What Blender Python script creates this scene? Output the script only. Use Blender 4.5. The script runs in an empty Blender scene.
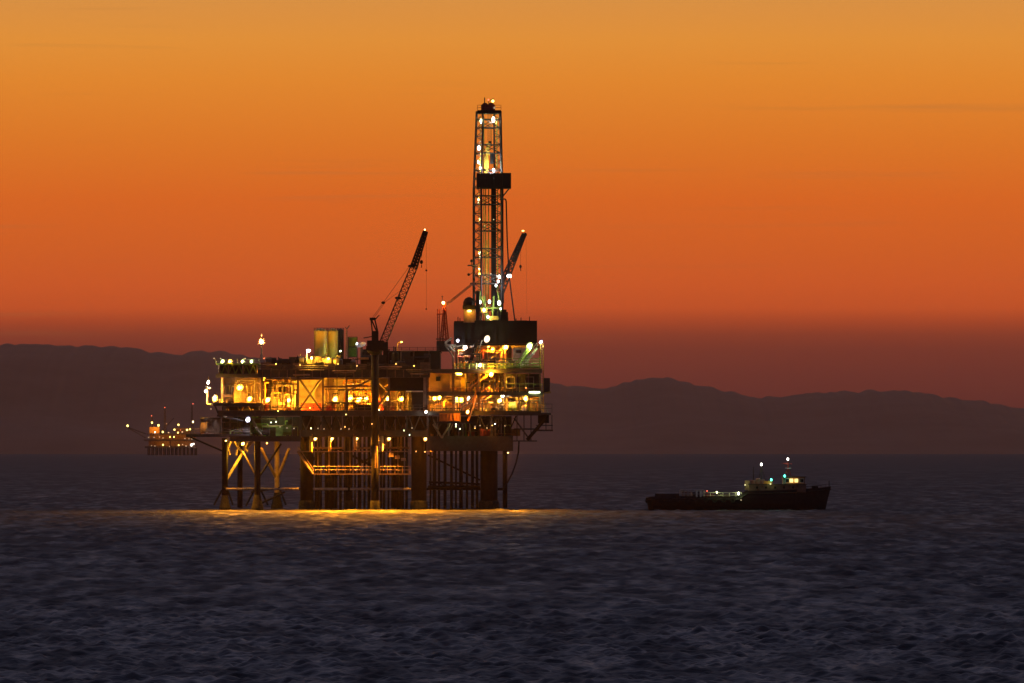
import bpy, math, random
import numpy as np
from mathutils import Vector, Matrix
random.seed(7); np.random.seed(7)
SC = bpy.context.scene
COL = SC.collection
R_EARTH = 6371000.0

# ------------------------------------------------------------------ camera
CAM_D, CAM_H, F_PX, HY = 1500.0, 14.0, 7500.0, 438.3
cam_d = bpy.data.cameras.new('camera'); cam = bpy.data.objects.new('camera', cam_d); COL.objects.link(cam)
cam.location = (0, -CAM_D, CAM_H)
cam.rotation_euler = (math.radians(90) + math.atan((HY - 341.5) / F_PX), 0, 0)
cam_d.sensor_width = 36; cam_d.lens = 36 * F_PX / 1024
cam_d.clip_start = 1; cam_d.clip_end = 200000
SC.camera = cam

# ------------------------------------------------------------------ render settings
SC.view_settings.view_transform = 'Standard'; SC.view_settings.look = 'None'
SC.view_settings.exposure = 0; SC.view_settings.gamma = 1
SC.render.engine = 'CYCLES'
cy = SC.cycles
cy.use_denoising = True
try:
    cy.denoiser = 'OPENIMAGEDENOISE'; cy.denoising_input_passes = 'RGB_ALBEDO_NORMAL'; cy.denoising_prefilter = 'ACCURATE'
except Exception: pass
cy.max_bounces = 6; cy.diffuse_bounces = 3; cy.glossy_bounces = 3; cy.volume_bounces = 1
cy.transparent_max_bounces = 6; cy.caustics_reflective = False; cy.caustics_refractive = False
cy.sample_clamp_indirect = 4.0
SC.render.filter_size = 1.9

# ------------------------------------------------------------------ sky: afterglow in the west (+Y), dim blue overhead and behind
W = bpy.data.worlds.new('World'); SC.world = W; W.use_nodes = True
nt = W.node_tree; nt.nodes.clear()
def N(t, **k):
    n = nt.nodes.new(t)
    for a, b in k.items(): setattr(n, a, b)
    return n
def L(a, b): nt.links.new(a, b)
def lin(c): return tuple(((v/255)/12.92 if v/255 <= .04045 else ((v/255+.055)/1.055)**2.4) for v in c)
tc = N('ShaderNodeTexCoord'); sep = N('ShaderNodeSeparateXYZ'); L(tc.outputs['Generated'], sep.inputs[0])
asn = N('ShaderNodeMath', operation='ARCSINE'); L(sep.outputs['Z'], asn.inputs[0])
deg = N('ShaderNodeMath', operation='MULTIPLY'); L(asn.outputs[0], deg.inputs[0]); deg.inputs[1].default_value = 180/math.pi
def ramp(stops, lo, hi):
    mr = N('ShaderNodeMapRange'); mr.clamp = True
    mr.inputs['From Min'].default_value = lo; mr.inputs['From Max'].default_value = hi
    L(deg.outputs[0], mr.inputs['Value'])
    r = N('ShaderNodeValToRGB'); r.color_ramp.interpolation = 'B_SPLINE' if False else 'LINEAR'
    e = r.color_ramp.elements
    while len(e) > 1: e.remove(e[0])
    for i, (d, c) in enumerate(stops):
        p = (d - lo) / (hi - lo)
        el = e[0] if i == 0 else e.new(p)
        el.position = p; el.color = (*c, 1)
    L(mr.outputs[0], r.inputs[0]); return r
def ev(py): return math.degrees(math.atan((HY - py) / F_PX))
SKYPX = [(439, (64, 27, 30)), (400, (89, 33, 33)), (375, (102, 39, 34)), (350, (118, 45, 33)), (335, (141, 54, 31)), (322, (176, 68, 30)), (308, (208, 84, 31)),
         (285, (217, 91, 32)), (250, (220, 98, 31)), (200, (226, 105, 30)), (140, (229, 123, 36)), (80, (233, 139, 45)), (40, (232, 148, 56)), (0, (223, 148, 68))]
low = ramp([(ev(p), lin(c)) for p, c in SKYPX] + [(5.0, (.5, .27, .09))], 0.0, 5.0)
high = ramp([(5, (.5, .27, .09)), (6.5, (.3, .18, .10)), (9, (.235, .175, .172)), (14, (.19, .167, .212)), (26, (.145, .15, .245)),
             (50, (.09, .10, .185)), (90, (.06, .068, .128))], 5, 90)
east = ramp([(0, (.05, .035, .045)), (8, (.075, .05, .062)), (18, (.075, .065, .1)), (45, (.06, .065, .12)), (90, (.05, .057, .105))], 0, 90)
gt = N('ShaderNodeMath', operation='GREATER_THAN'); L(deg.outputs[0], gt.inputs[0]); gt.inputs[1].default_value = 5
m1 = N('ShaderNodeMix', data_type='RGBA'); L(gt.outputs[0], m1.inputs['Factor']); L(low.outputs[0], m1.inputs['A']); L(high.outputs[0], m1.inputs['B'])
# azimuth: fraction of the way round from west to east
az = N('ShaderNodeMapRange'); az.interpolation_type = 'SMOOTHSTEP'
az.inputs['From Min'].default_value = -0.25; az.inputs['From Max'].default_value = 0.92
L(sep.outputs['Y'], az.inputs['Value'])
# near the zenith both ramps agree, so the direction's own Y is enough
m2 = N('ShaderNodeMix', data_type='RGBA'); L(az.outputs[0], m2.inputs['Factor']); L(east.outputs[0], m2.inputs['A']); L(m1.outputs['Result'], m2.inputs['B'])
# thin streaks of high cloud
mp = N('ShaderNodeMapping'); mp.inputs['Scale'].default_value = (16, 16, 560); mp.inputs['Location'].default_value = (-.32, 0, 2.61); L(tc.outputs['Generated'], mp.inputs['Vector'])
nz = N('ShaderNodeTexNoise'); nz.inputs['Scale'].default_value = 1.0; nz.inputs['Detail'].default_value = 5; L(mp.outputs[0], nz.inputs['Vector'])
cr = N('ShaderNodeMapRange'); cr.inputs['From Min'].default_value = .6; cr.inputs['From Max'].default_value = .8
cr.inputs['To Min'].default_value = 0; cr.inputs['To Max'].default_value = .32; L(nz.outputs['Fac'], cr.inputs['Value'])
m3 = N('ShaderNodeMix', data_type='RGBA', blend_type='MIX'); L(cr.outputs[0], m3.inputs['Factor']); L(m2.outputs['Result'], m3.inputs['A'])
m3.inputs['B'].default_value = (.36, .15, .05, 1)
bg = N('ShaderNodeBackground'); L(m3.outputs['Result'], bg.inputs['Color']); bg.inputs['Strength'].default_value = 1.0
out = N('ShaderNodeOutputWorld'); L(bg.outputs[0], out.inputs['Surface'])

# ------------------------------------------------------------------ materials
M = {}
def mat(name, col, rough=.6, metal=0, var=.25, scale=1.5, bump=0.0, spec=.5, rust=None):
    m = bpy.data.materials.new(name); m.use_nodes = True; t = m.node_tree; b = t.nodes['Principled BSDF']
    b.inputs['Roughness'].default_value = rough; b.inputs['Metallic'].default_value = metal
    b.inputs['Specular IOR Level'].default_value = spec
    tc = t.nodes.new('ShaderNodeTexCoord'); n = t.nodes.new('ShaderNodeTexNoise')
    n.inputs['Scale'].default_value = scale; n.inputs['Detail'].default_value = 6
    t.links.new(tc.outputs['Object'], n.inputs['Vector'])
    r = t.nodes.new('ShaderNodeValToRGB'); e = r.color_ramp.elements
    d = tuple(c * (1 - var) for c in col); l = tuple(min(1, c * (1 + var * .7)) for c in col)
    e[0].position = .3; e[0].color = (*(rust or d), 1); e[1].position = .7; e[1].color = (*l, 1)
    if rust:
        k = e.new(.42); k.color = (*d, 1)
    t.links.new(n.outputs['Fac'], r.inputs[0]); t.links.new(r.outputs[0], b.inputs['Base Color'])
    if bump:
        bp = t.nodes.new('ShaderNodeBump'); bp.inputs['Strength'].default_value = bump; bp.inputs['Distance'].default_value = .05
        n2 = t.nodes.new('ShaderNodeTexNoise'); n2.inputs['Scale'].default_value = scale * 5
        t.links.new(tc.outputs['Object'], n2.inputs['Vector']); t.links.new(n2.outputs['Fac'], bp.inputs['Height']); t.links.new(bp.outputs[0], b.inputs['Normal'])
    M[name] = m; return m
RUST = (.12, .045, .02)
mat('dark_steel', (.045, .04, .04), .6, rust=(.06, .03, .02))
mat('brown_steel', (.16, .10, .075), .6, rust=RUST)
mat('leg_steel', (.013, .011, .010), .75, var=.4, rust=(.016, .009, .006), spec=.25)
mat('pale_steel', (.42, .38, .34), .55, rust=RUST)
mat('cream_paint', (.62, .52, .34), .5, var=.2, scale=.6, rust=(.3, .16, .07))
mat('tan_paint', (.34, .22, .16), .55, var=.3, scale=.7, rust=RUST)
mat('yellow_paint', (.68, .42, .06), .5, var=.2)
mat('orange_paint', (.65, .26, .05), .5, var=.25)
mat('red_paint', (.34, .05, .03), .5, var=.3)
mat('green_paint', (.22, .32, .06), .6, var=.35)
mat('green_net', (.09, .17, .03), .85, var=.4, scale=3)
mat('white_paint', (.75, .74, .7), .5, var=.12, rust=(.5, .4, .3))
mat('tank_paint', (.75, .52, .08), .3, var=.12, scale=.5)
mat('pink_panel', (.46, .27, .19), .6, var=.2, scale=.6)
mat('black_steel', (.018, .017, .018), .8, spec=.25)
mat('growth', (.03, .032, .022), .95, var=.5, scale=3, bump=.8)
mat('hull_black', (.012, .012, .015), .45, var=.4)
mat('hull_deck', (.10, .06, .04), .8)
mat('rubber', (.015, .015, .015), .8)
mat('glass_dark', (.02, .025, .03), .08)
mat('rope_steel', (.05, .045, .04), .5)
def emit(name, col, s):
    m = bpy.data.materials.new(name); m.use_nodes = True; t = m.node_tree; b = t.nodes['Principled BSDF']
    b.inputs['Base Color'].default_value = (.8, .8, .8, 1); b.inputs['Emission Color'].default_value = (*col, 1); b.inputs['Emission Strength'].default_value = s
    b.inputs['Roughness'].default_value = .3
    m.cycles.emission_sampling = 'NONE'
    M[name] = m
LC = dict(sodium=(1, .32, .012), amber=(1, .43, .02), white=(1, .88, .68), cool=(.86, .88, 1), mercury=(.8, 1, .35), red=(1, .12, .05), green=(.05, 1, .65), flame=(1, .45, .12))
emit('lens_sodium', (1, .72, .28), 6); emit('lens_amber', (1, .74, .16), 5); emit('lens_white', (1, .93, .8), 7); emit('lens_cool', (.92, .92, 1), 6)
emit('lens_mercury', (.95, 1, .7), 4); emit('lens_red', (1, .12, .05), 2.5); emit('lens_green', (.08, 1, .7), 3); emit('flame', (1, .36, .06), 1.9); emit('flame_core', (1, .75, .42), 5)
for k_, c_, s_ in (('sodium', (1, .42, .04), 1.6), ('amber', (1, .55, .05), 1.6), ('white', (1, .75, .45), 1.3), ('cool', (.7, .68, 1), 1.0), ('mercury', (.8, 1, .3), 1.2)): emit('rim_' + k_, c_, s_)  # glowing rims put a coloured halo round each lens
emit('lit_window', (1, .72, .22), 1.6); emit('lens_dim', (1, .72, .4), .55)

# ------------------------------------------------------------------ mesh builder
class MB:
    def __init__(s): s.v = []; s.f = []
    def add(s, vs, fs):
        o = len(s.v); s.v += [tuple(p) for p in vs]; s.f += [tuple(i + o for i in f) for f in fs]; return s
    def box(s, x0, x1, y0, y1, z0, z1):
        x0, x1 = min(x0, x1), max(x0, x1); y0, y1 = min(y0, y1), max(y0, y1); z0, z1 = min(z0, z1), max(z0, z1)
        return s.add([(x0,y0,z0),(x1,y0,z0),(x1,y1,z0),(x0,y1,z0),(x0,y0,z1),(x1,y0,z1),(x1,y1,z1),(x0,y1,z1)],
                     [(0,3,2,1),(4,5,6,7),(0,1,5,4),(1,2,6,5),(2,3,7,6),(3,0,4,7)])
    def tube(s, p, q, r, r2=None, n=8, caps=True):
        p, q = Vector(p), Vector(q); d = (q - p)
        if d.length < 1e-6: return s
        d.normalize(); u = d.orthogonal().normalized(); w = d.cross(u); r2 = r if r2 is None else r2
        vs = []
        for c, rr in ((p, r), (q, r2)):
            for i in range(n):
                a = 2 * math.pi * (i + .5) / n; vs.append(c + (u * math.cos(a) + w * math.sin(a)) * rr)
        fs = [(i, (i+1) % n, n + (i+1) % n, n + i) for i in range(n)]
        if caps: fs += [tuple(range(n-1, -1, -1)), tuple(range(n, 2*n))]
        return s.add(vs, fs)
    def bar(s, p, q, w): return s.tube(p, q, w * .7071, n=4)
    def path(s, pts, r, n=6):
        for a, b in zip(pts, pts[1:]): s.tube(a, b, r, n=n)
        return s
    def lathe(s, c, prof, n=16, ax='z'):
        vs = []; k = len(prof)
        for i in range(n):
            a = 2 * math.pi * i / n; ca, sa = math.cos(a), math.sin(a)
            for r, h in prof:
                if ax == 'z': vs.append((c[0] + r*ca, c[1] + r*sa, c[2] + h))
                else: vs.append((c[0] + r*ca, c[1] - h, c[2] + r*sa))
        fs = []
        for i in range(n):
            j = (i + 1) % n
            for m in range(k - 1):
                f = (i*k + m, j*k + m, j*k + m + 1, i*k + m + 1)
                fs.append(f)
        return s.add(vs, fs)
    def ball(s, c, r, n=8, m=5, sc=(1, 1, 1)):
        prof = [(max(1e-4, r*math.sin(math.pi*i/m)), -r*math.cos(math.pi*i/m)) for i in range(m + 1)]
        o = len(s.v); s.lathe((0, 0, 0), prof, n)
        s.v[o:] = [(c[0]+x*sc[0], c[1]+y*sc[1], c[2]+z*sc[2]) for x, y, z in s.v[o:]]; return s
    def build(s, name, material, parent=None, smooth=False):
        me = bpy.data.meshes.new(name); base = Vector((0, 0, 0))
        p = parent
        while p is not None: base += p.location; p = p.parent
        me.from_pydata([tuple(Vector(v) - base) for v in s.v], [], s.f)
        me.materials.append(M[material] if isinstance(material, str) else material)
        if smooth:
            me.polygons.foreach_set('use_smooth', [True] * len(me.polygons))
        o = bpy.data.objects.new(name, me); COL.objects.link(o)
        if parent is not None: o.parent = parent
        return o
def thing(name, label, cat, loc, group=None):
    o = bpy.data.objects.new(name, None); o.empty_display_size = .5; COL.objects.link(o); o.location = loc
    o['label'] = label; o['category'] = cat
    if group: o['group'] = group
    return o
def structure(o): o['kind'] = 'structure'; return o

# drawing scale: 1 unit of the elevation drawing is 0.2 m at the platform's centre line, Y is real depth in metres
def at(px, py, Y=0.0):
    s = (CAM_D + Y) / F_PX
    return Vector(((px - 512) * s, Y, CAM_H - (py - HY) * s))
def pbox(mb, x0, x1, y0, y1, Ya, Yb):
    a = at(x0, y0, Ya); b = at(x1, y1, Ya); return mb.box(a.x, b.x, Ya, Yb, a.z, b.z)
def B(name, x0, x1, y0, y1, Ya, Yb, m, par): return pbox(MB(), x0, x1, y0, y1, Ya, Yb).build(name, m, par)
def T(name, a, b, r, m, par, n=8, r2=None):
    return MB().tube(at(*a), at(*b), r, r2, n=n).build(name, m, par, smooth=False)

# ------------------------------------------------------------------ sea (curved like the earth, so the horizon is a real edge)
def sea():
    D = [-4000.0, -200.0, 200.0, 330.0]; d = 400.0
    while d < 5000:
        D.append(d); d += max(.24, d * d / (CAM_H * F_PX) * .115)
    while d < 46000:
        D.append(d); d *= 1.035
    D = np.array(D)
    t = np.linspace(-.098, .098, 560)
    t = np.concatenate([[-6, -2, -.7, -.35, -.2, -.13], t, [.13, .2, .35, .7, 2, 6]])
    w = np.maximum(np.abs(D), 400.0)
    X = w[:, None] * t[None, :]; Dm = np.repeat(D[:, None], len(t), 1)
    Z = np.zeros_like(X)
    step = np.gradient(D); step = np.maximum(step, .15)[:, None]
    rng = np.random.RandomState(3)
    main = math.radians(72)
    gust = np.ones_like(X)
    for k in range(5):
        lam = rng.uniform(60, 260); a = rng.uniform(0, 6.28)
        gust += .09 * np.sin(2*np.pi/lam*(X*np.cos(a) + .35*Dm*np.sin(a)) + rng.uniform(0, 6.28))
    gust = np.clip(gust, .35, 1.8)
    var = np.zeros_like(X)
    for k in range(84):
        lam = .7 * (16/.7) ** (k / 83) * rng.uniform(.9, 1.1)
        a = main + rng.normal(0, 1.15)
        amp = lam * .0112 * (1 if lam < 1.7 else (1.7/lam)**.85)
        kx, ky = 2*np.pi/lam*np.cos(a), 2*np.pi/lam*np.sin(a)
        ph = kx*X + ky*Dm + rng.uniform(0, 6.28)
        fade = np.clip(lam / (step * abs(math.sin(a)) + .12) / 2.6 - .6, 0, 1)
        c = np.sin(ph); var += (2*np.pi*amp/lam)**2/2 * (1 - fade**2)
        Z += amp * fade * gust * (c - .28 * np.cos(2*ph))
    Z -= (X**2 + Dm**2) / (2 * R_EARTH)
    nr, nc = X.shape
    co = np.stack([X, Dm - CAM_D, Z], -1).reshape(-1, 3).astype(np.float32)
    i = np.arange((nr-1)*(nc-1)); r, c = i // (nc-1), i % (nc-1)
    q = np.stack([r*nc + c, r*nc + c + 1, (r+1)*nc + c + 1, (r+1)*nc + c], -1).astype(np.int32)
    me = bpy.data.meshes.new('sea'); me.vertices.add(len(co)); me.vertices.foreach_set('co', co.ravel())
    me.loops.add(q.size); me.loops.foreach_set('vertex_index', q.ravel())
    me.polygons.add(len(q)); me.polygons.foreach_set('loop_start', np.arange(len(q), dtype=np.int32)*4)
    me.update(calc_edges=True)
    me.polygons.foreach_set('use_smooth', np.ones(len(q), dtype=bool))
    m = bpy.data.materials.new('sea_water'); m.use_nodes = True; tt = m.node_tree; b = tt.nodes['Principled BSDF']
    b.inputs['Base Color'].default_value = (.008, .010, .014, 1); b.inputs['IOR'].default_value = 1.333; b.inputs['Roughness'].default_value = .38
    g = tt.nodes.new('ShaderNodeNewGeometry'); prev = None
    for sc_, dist, st in ((1.1, .16, .7), (3.6, .06, .8)):
        mp = tt.nodes.new('ShaderNodeMapping'); mp.inputs['Scale'].default_value = (.5, 1, 1); tt.links.new(g.outputs['Position'], mp.inputs['Vector'])
        n = tt.nodes.new('ShaderNodeTexNoise'); n.inputs['Scale'].default_value = sc_; n.inputs['Detail'].default_value = 4
        tt.links.new(mp.outputs[0], n.inputs['Vector'])
        bp = tt.nodes.new('ShaderNodeBump'); bp.inputs['Strength'].default_value = st; bp.inputs['Distance'].default_value = dist
        tt.links.new(n.outputs['Fac'], bp.inputs['Height'])
        if prev: tt.links.new(prev.outputs[0], bp.inputs['Normal'])
        prev = bp
    tt.links.new(prev.outputs[0], b.inputs['Normal'])
    tab = rng.uniform(-1, 1, (256, 256))                       # cat's paws: rougher and calmer patches
    def noise(x, y):
        xi, yi = np.floor(x).astype(int), np.floor(y).astype(int); u, v = x - xi, y - yi
        u, v = u*u*(3-2*u), v*v*(3-2*v); a, b, c, d = xi % 256, (xi+1) % 256, yi % 256, (yi+1) % 256
        return (tab[a, c]*(1-u) + tab[b, c]*u)*(1-v) + (tab[a, d]*(1-u) + tab[b, d]*u)*v
    paw = np.zeros_like(X)
    for lx, ly, o_, w_ in ((1.2, 9, 3, 1.0), (2.6, 18, 17, .8), (6, 40, 41, .4)):
        paw += w_ * noise(X/lx + o_, Dm/ly + .08*X/lx + o_*1.7) * np.clip(ly/step/2.5 - .25, 0, 1)
    paw = np.exp(1.1 * paw)
    alpha2 = .24**4 + 2.6*var*paw
    at_ = me.attributes.new('chop', 'FLOAT', 'POINT'); at_.data.foreach_set('value', np.clip(alpha2, 0, .4).ravel()**.25)
    an = tt.nodes.new('ShaderNodeAttribute'); an.attribute_name = 'chop'; tt.links.new(an.outputs['Fac'], b.inputs['Roughness'])
    me.materials.append(m)
    o = bpy.data.objects.new('sea', me); COL.objects.link(o); structure(o)
sea()

# ------------------------------------------------------------------ island hills, 31 to 41 km off
def hills():
    sil = [(-700, 372), (-500, 352), (-300, 360), (-120, 349), (0, 344.5), (14, 345), (16, 343.2), (50, 344), (55, 345), (110, 346), (132, 347), (150, 351), (172, 354), (188, 353), (205, 350.5), (218, 350.5), (232, 353), (262, 358),
           (330, 366), (420, 373), (500, 379), (552, 383), (590, 387), (604, 388.5), (622, 383), (640, 378.5), (655, 377), (672, 378), (692, 384), (720, 389),
           (740, 394.5), (762, 397.5), (790, 395), (815, 392), (850, 391), (900, 390), (925, 393), (948, 398), (975, 400), (1000, 405), (1024, 408.5), (1100, 420), (1250, 405), (1500, 425), (1800, 438)]
    sx = np.array([p[0] for p in sil], float); sy = np.array([p[1] for p in sil], float)
    DR = 35000.0
    px = np.linspace(-700, 1800, 1250); ridge = np.interp(px, sx, sy)
    rng = np.random.RandomState(5)
    k = np.exp(-np.linspace(-2, 2, 9)**2); ridge = np.convolve(np.pad(ridge, 4, 'edge'), k/k.sum(), 'valid')
    for q in range(14):
        lam = rng.uniform(5, 40); ridge += .012*lam*np.sin(2*np.pi*px/lam + rng.uniform(0, 6.28))
    x = (px - 512) / F_PX * DR
    hgt = CAM_H - (ridge - HY) / F_PX * DR + DR**2 / (2*R_EARTH)
    D = np.linspace(31000, 41000, 60); s = np.where(D < DR, np.clip((D-31000)/(DR-31000), 0, 1), np.clip(1-(D-DR)/6000, 0, 1))
    s = np.sin(s*np.pi/2)**1.2
    X = np.repeat(x[None, :], len(D), 0); DD = np.repeat(D[:, None], len(x), 1)
    nzv = np.zeros_like(X)
    for q in range(30):
        lam = rng.uniform(250, 2400); a = rng.uniform(0, 6.28)
        nzv += lam*np.sin(2*np.pi/lam*(X*np.cos(a) + DD*np.sin(a)) + rng.uniform(0, 6.28))
    nzv = nzv/np.abs(nzv).max()
    Z = hgt[None, :] * np.clip(s[:, None] + .2*(nzv - .6)*(1-s[:, None])*s[:, None]*3, 0, 1) - 3 - DD**2/(2*R_EARTH)
    nr, nc = X.shape
    co = np.stack([X, DD - CAM_D, Z], -1).reshape(-1, 3)
    f = [(r*nc+c, r*nc+c+1, (r+1)*nc+c+1, (r+1)*nc+c) for r in range(nr-1) for c in range(nc-1)]
    me = bpy.data.meshes.new('hills'); me.from_pydata(co.tolist(), [], f)
    me.polygons.foreach_set('use_smooth', [True]*len(f))
    me.materials.append(mat('scrub_hill', (.06, .05, .035), .95, var=.4, scale=.004))
    o = bpy.data.objects.new('hills', me); COL.objects.link(o); structure(o)
hills()

# haze: one even box of sea air
def haze():
    m = bpy.data.materials.new('sea_haze'); m.use_nodes = True; t = m.node_tree; t.nodes.clear()
    v = t.nodes.new('ShaderNodeVolumePrincipled'); v.inputs['Color'].default_value = (.98, .70, .60, 1)
    v.inputs['Density'].default_value = HAZE_DENSITY; v.inputs['Anisotropy'].default_value = .85
    o_ = t.nodes.new('ShaderNodeOutputMaterial'); t.links.new(v.outputs[0], o_.inputs['Volume'])
    b = MB().box(-30000, 30000, -6000, 44000, -330, 640).build('haze', m)
    b['kind'] = 'stuff'
HAZE_DENSITY = .9e-5
haze()

# ------------------------------------------------------------------ lamps
def bulb(par, loc, kind, power, radius=.25):
    l = bpy.data.lights.new('bulb', 'POINT'); l.energy = power; l.color = LC[kind]; l.shadow_soft_size = radius
    o = bpy.data.objects.new('bulb', l); COL.objects.link(o); o.parent = par
    base = Vector((0, 0, 0)); p = par
    while p is not None: base += p.location; p = p.parent
    o.location = Vector(loc) - base
    return o
PW = 3.6
def floodlight(px, py, Y, kind, size, power, label, group=None, up=1.2, back=0.0, name='floodlight', cat='floodlight', spot=False):
    """A floodlight: housing with a tapered back, glowing lens, bracket fixing it to the steel above or behind."""
    c = at(px, py, Y); t = thing(name, label, cat, c, group)
    r = size * .54
    h = MB().lathe((0, 0, 0), [(.02, -.9*r), (.45*r, -.85*r), (1.08*r, -.1*r), (1.12*r, .05*r), (1.0*r, .05*r)], 12, 'y')
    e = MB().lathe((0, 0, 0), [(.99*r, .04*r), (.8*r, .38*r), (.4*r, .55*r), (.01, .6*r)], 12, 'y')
    ang = random.uniform(15, 50); sq = random.uniform(.66, .95)
    rt = Matrix.Rotation(math.radians(ang), 3, 'Y') @ Matrix.Diagonal((sq, 1, 1.06))
    for q_ in (h, e): q_.v = [tuple(c + rt @ Vector(v)) for v in q_.v]
    h.build('housing', 'dark_steel', t); e.build('glow_rim', 'rim_' + kind, t, True)  # emissive rim adds a fringe of glow around the lens
    k_ = MB().lathe((0, 0, 0), [(.66*r, .4*r), (.55*r, .62*r), (.28*r, .76*r), (.01, .8*r)], 12, 'y'); k_.v = [tuple(c + rt @ Vector(v)) for v in k_.v]
    k_.build('lens', 'lens_' + kind, t, True)
    b = MB(); p = c + Vector((0, .5*r, .3*r))
    q = c + Vector((0, .5*r + back, up)); b.bar(p, q, .1); b.box(q.x-.18, q.x+.18, q.y-.18, q.y+.18, q.z-.05, q.z+.05)
    b.build('bracket', 'dark_steel', t)
    if power and spot:
        hd = MB().lathe(c+Vector((0, 0, .3*r)), [(.05, .75*r), (.7*r, .5*r), (1.5*r, 0), (1.46*r, -.02)], 12); hd.build('hood', 'dark_steel', t)
        l = bulb(t, c + Vector((0, -.3, -r-.15)), kind, power*PW, .18); l.data.type = 'SPOT'; l.data.spot_size = math.radians(125); l.data.spot_blend = .5; l.rotation_euler = (math.radians(-46), 0, 0)
    elif power: bulb(t, c + Vector((0, -.75*r - .2, -.1)), kind, power*PW, .18)
    return t

# ------------------------------------------------------------------ the platform
FY, BY = -20.0, 20.0
base = at(370, 508, 0); base.z = 0
P = thing('oil_platform', 'large brightly lit offshore oil platform on dark steel legs in the sea', 'oil platform', base)
def rail(x0, y0, x1, y1, Y, par=P, h=5.5, m='brown_steel', rw=.055, nm='railing'):
    """a railing run: two rails and posts, drawn from one end to the other"""
    b = MB(); n = max(2, int(abs(x1-x0)/7)+1)
    for k in (0.5, 1.0):
        b.bar(at(x0, y0-h*k, Y), at(x1, y1-h*k, Y), rw)
    for i in range(n):
        f = i/(n-1); p = at(x0+(x1-x0)*f, y0+(y1-y0)*f, Y); q = at(x0+(x1-x0)*f, y0+(y1-y0)*f-h, Y); b.bar(p, q, rw)
    return b.build(nm, m, par)
def stair(x0, y0, x1, y1, Y, par=P, m='orange_paint', w=1.1):
    """an open stair flight: two stringers, treads and a handrail each side"""
    b = MB(); a0, a1 = at(x0, y0, Y), at(x1, y1, Y)
    for dy in (0, w):
        o = Vector((0, dy, 0)); b.bar(a0+o, a1+o, .36); u = Vector((0, 0, 1.0))
        b.bar(a0+o+u, a1+o+u, .12)
        for k in range(4):
            p = a0.lerp(a1, k/3)+o; b.bar(p, p+u, .06)
    n = max(3, int((a1-a0).length/.45))
    for i in range(1, n):
        p = a0.lerp(a1, i/n); b.box(p.x-.16, p.x+.16, p.y, p.y+w, p.z-.03, p.z+.03)
    return b.build('stair', m, par)

# legs and caissons
LEGS = {}
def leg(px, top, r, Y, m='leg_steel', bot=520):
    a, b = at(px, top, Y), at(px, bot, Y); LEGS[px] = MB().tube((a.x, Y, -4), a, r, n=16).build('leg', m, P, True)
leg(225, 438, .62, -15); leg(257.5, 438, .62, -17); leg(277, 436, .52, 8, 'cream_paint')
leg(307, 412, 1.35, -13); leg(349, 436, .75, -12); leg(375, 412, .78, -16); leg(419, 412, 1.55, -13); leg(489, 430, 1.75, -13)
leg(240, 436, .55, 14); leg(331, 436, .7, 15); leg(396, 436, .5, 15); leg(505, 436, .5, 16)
# flared splash guards and marine growth at the waterline
for px, Y, r in ((225, -15, .95), (257.5, -17, 1.0), (277, 8, 1.0), (307, -13, 1.9), (419, -13, 2.0), (489, -13, 2.4), (349, -12, 1.1), (375, -16, 1.1)):
    c = at(px, 508, Y); pr = [(r*1.25, -4), (r*1.22, .3), (r*1.02, 1.0), (r*.8, 2.1), (r*.55, 3.1)] if r < 1.5 and px < 290 else [(r*.86, -4), (r*.88, .5), (r*.85, 1.3), (r*.77, 1.7)]
    MB().lathe((c.x, Y, 0), pr, 16).build('splash_guard', 'growth', LEGS.get(px, P))
for a, b in (((214, 505), (222, 490)), ((233, 505), (227, 488)), ((246, 506), (255, 488)), ((268, 505), (260, 488)), ((286, 505), (279, 487)), ((262, 503), (285, 492)), ((251, 492), (272, 489))):
    T('pile_guide', (*a, -15), (*b, -15), .2, 'growth', P)
# conductors
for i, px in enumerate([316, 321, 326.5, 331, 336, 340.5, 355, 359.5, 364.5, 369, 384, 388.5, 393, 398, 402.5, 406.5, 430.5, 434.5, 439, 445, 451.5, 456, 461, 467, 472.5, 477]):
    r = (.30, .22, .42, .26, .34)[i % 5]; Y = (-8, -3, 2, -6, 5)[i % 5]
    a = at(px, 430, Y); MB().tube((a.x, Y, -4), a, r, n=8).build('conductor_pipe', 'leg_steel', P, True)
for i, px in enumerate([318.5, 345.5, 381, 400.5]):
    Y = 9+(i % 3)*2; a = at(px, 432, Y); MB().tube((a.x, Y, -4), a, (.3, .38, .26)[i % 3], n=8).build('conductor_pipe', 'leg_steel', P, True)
# horizontal members just above the water, lit from the deck
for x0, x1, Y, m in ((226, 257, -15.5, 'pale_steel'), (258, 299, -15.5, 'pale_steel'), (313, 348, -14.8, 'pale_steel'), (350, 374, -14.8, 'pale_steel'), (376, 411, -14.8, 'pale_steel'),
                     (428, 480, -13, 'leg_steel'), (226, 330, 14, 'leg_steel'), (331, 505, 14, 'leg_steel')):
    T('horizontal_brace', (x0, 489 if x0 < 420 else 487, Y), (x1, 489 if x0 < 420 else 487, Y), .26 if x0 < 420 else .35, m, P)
for x0, x1 in ((429, 480),):
    T('horizontal_brace', (x0, 482, -12), (x1, 484, -12), .22, 'leg_steel', P)
    for k in range(5): T('brace', (x0+k*10, 483, -12.4), (x0+k*10+8, 487, -12.4), .1, 'leg_steel', P, 6)
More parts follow.
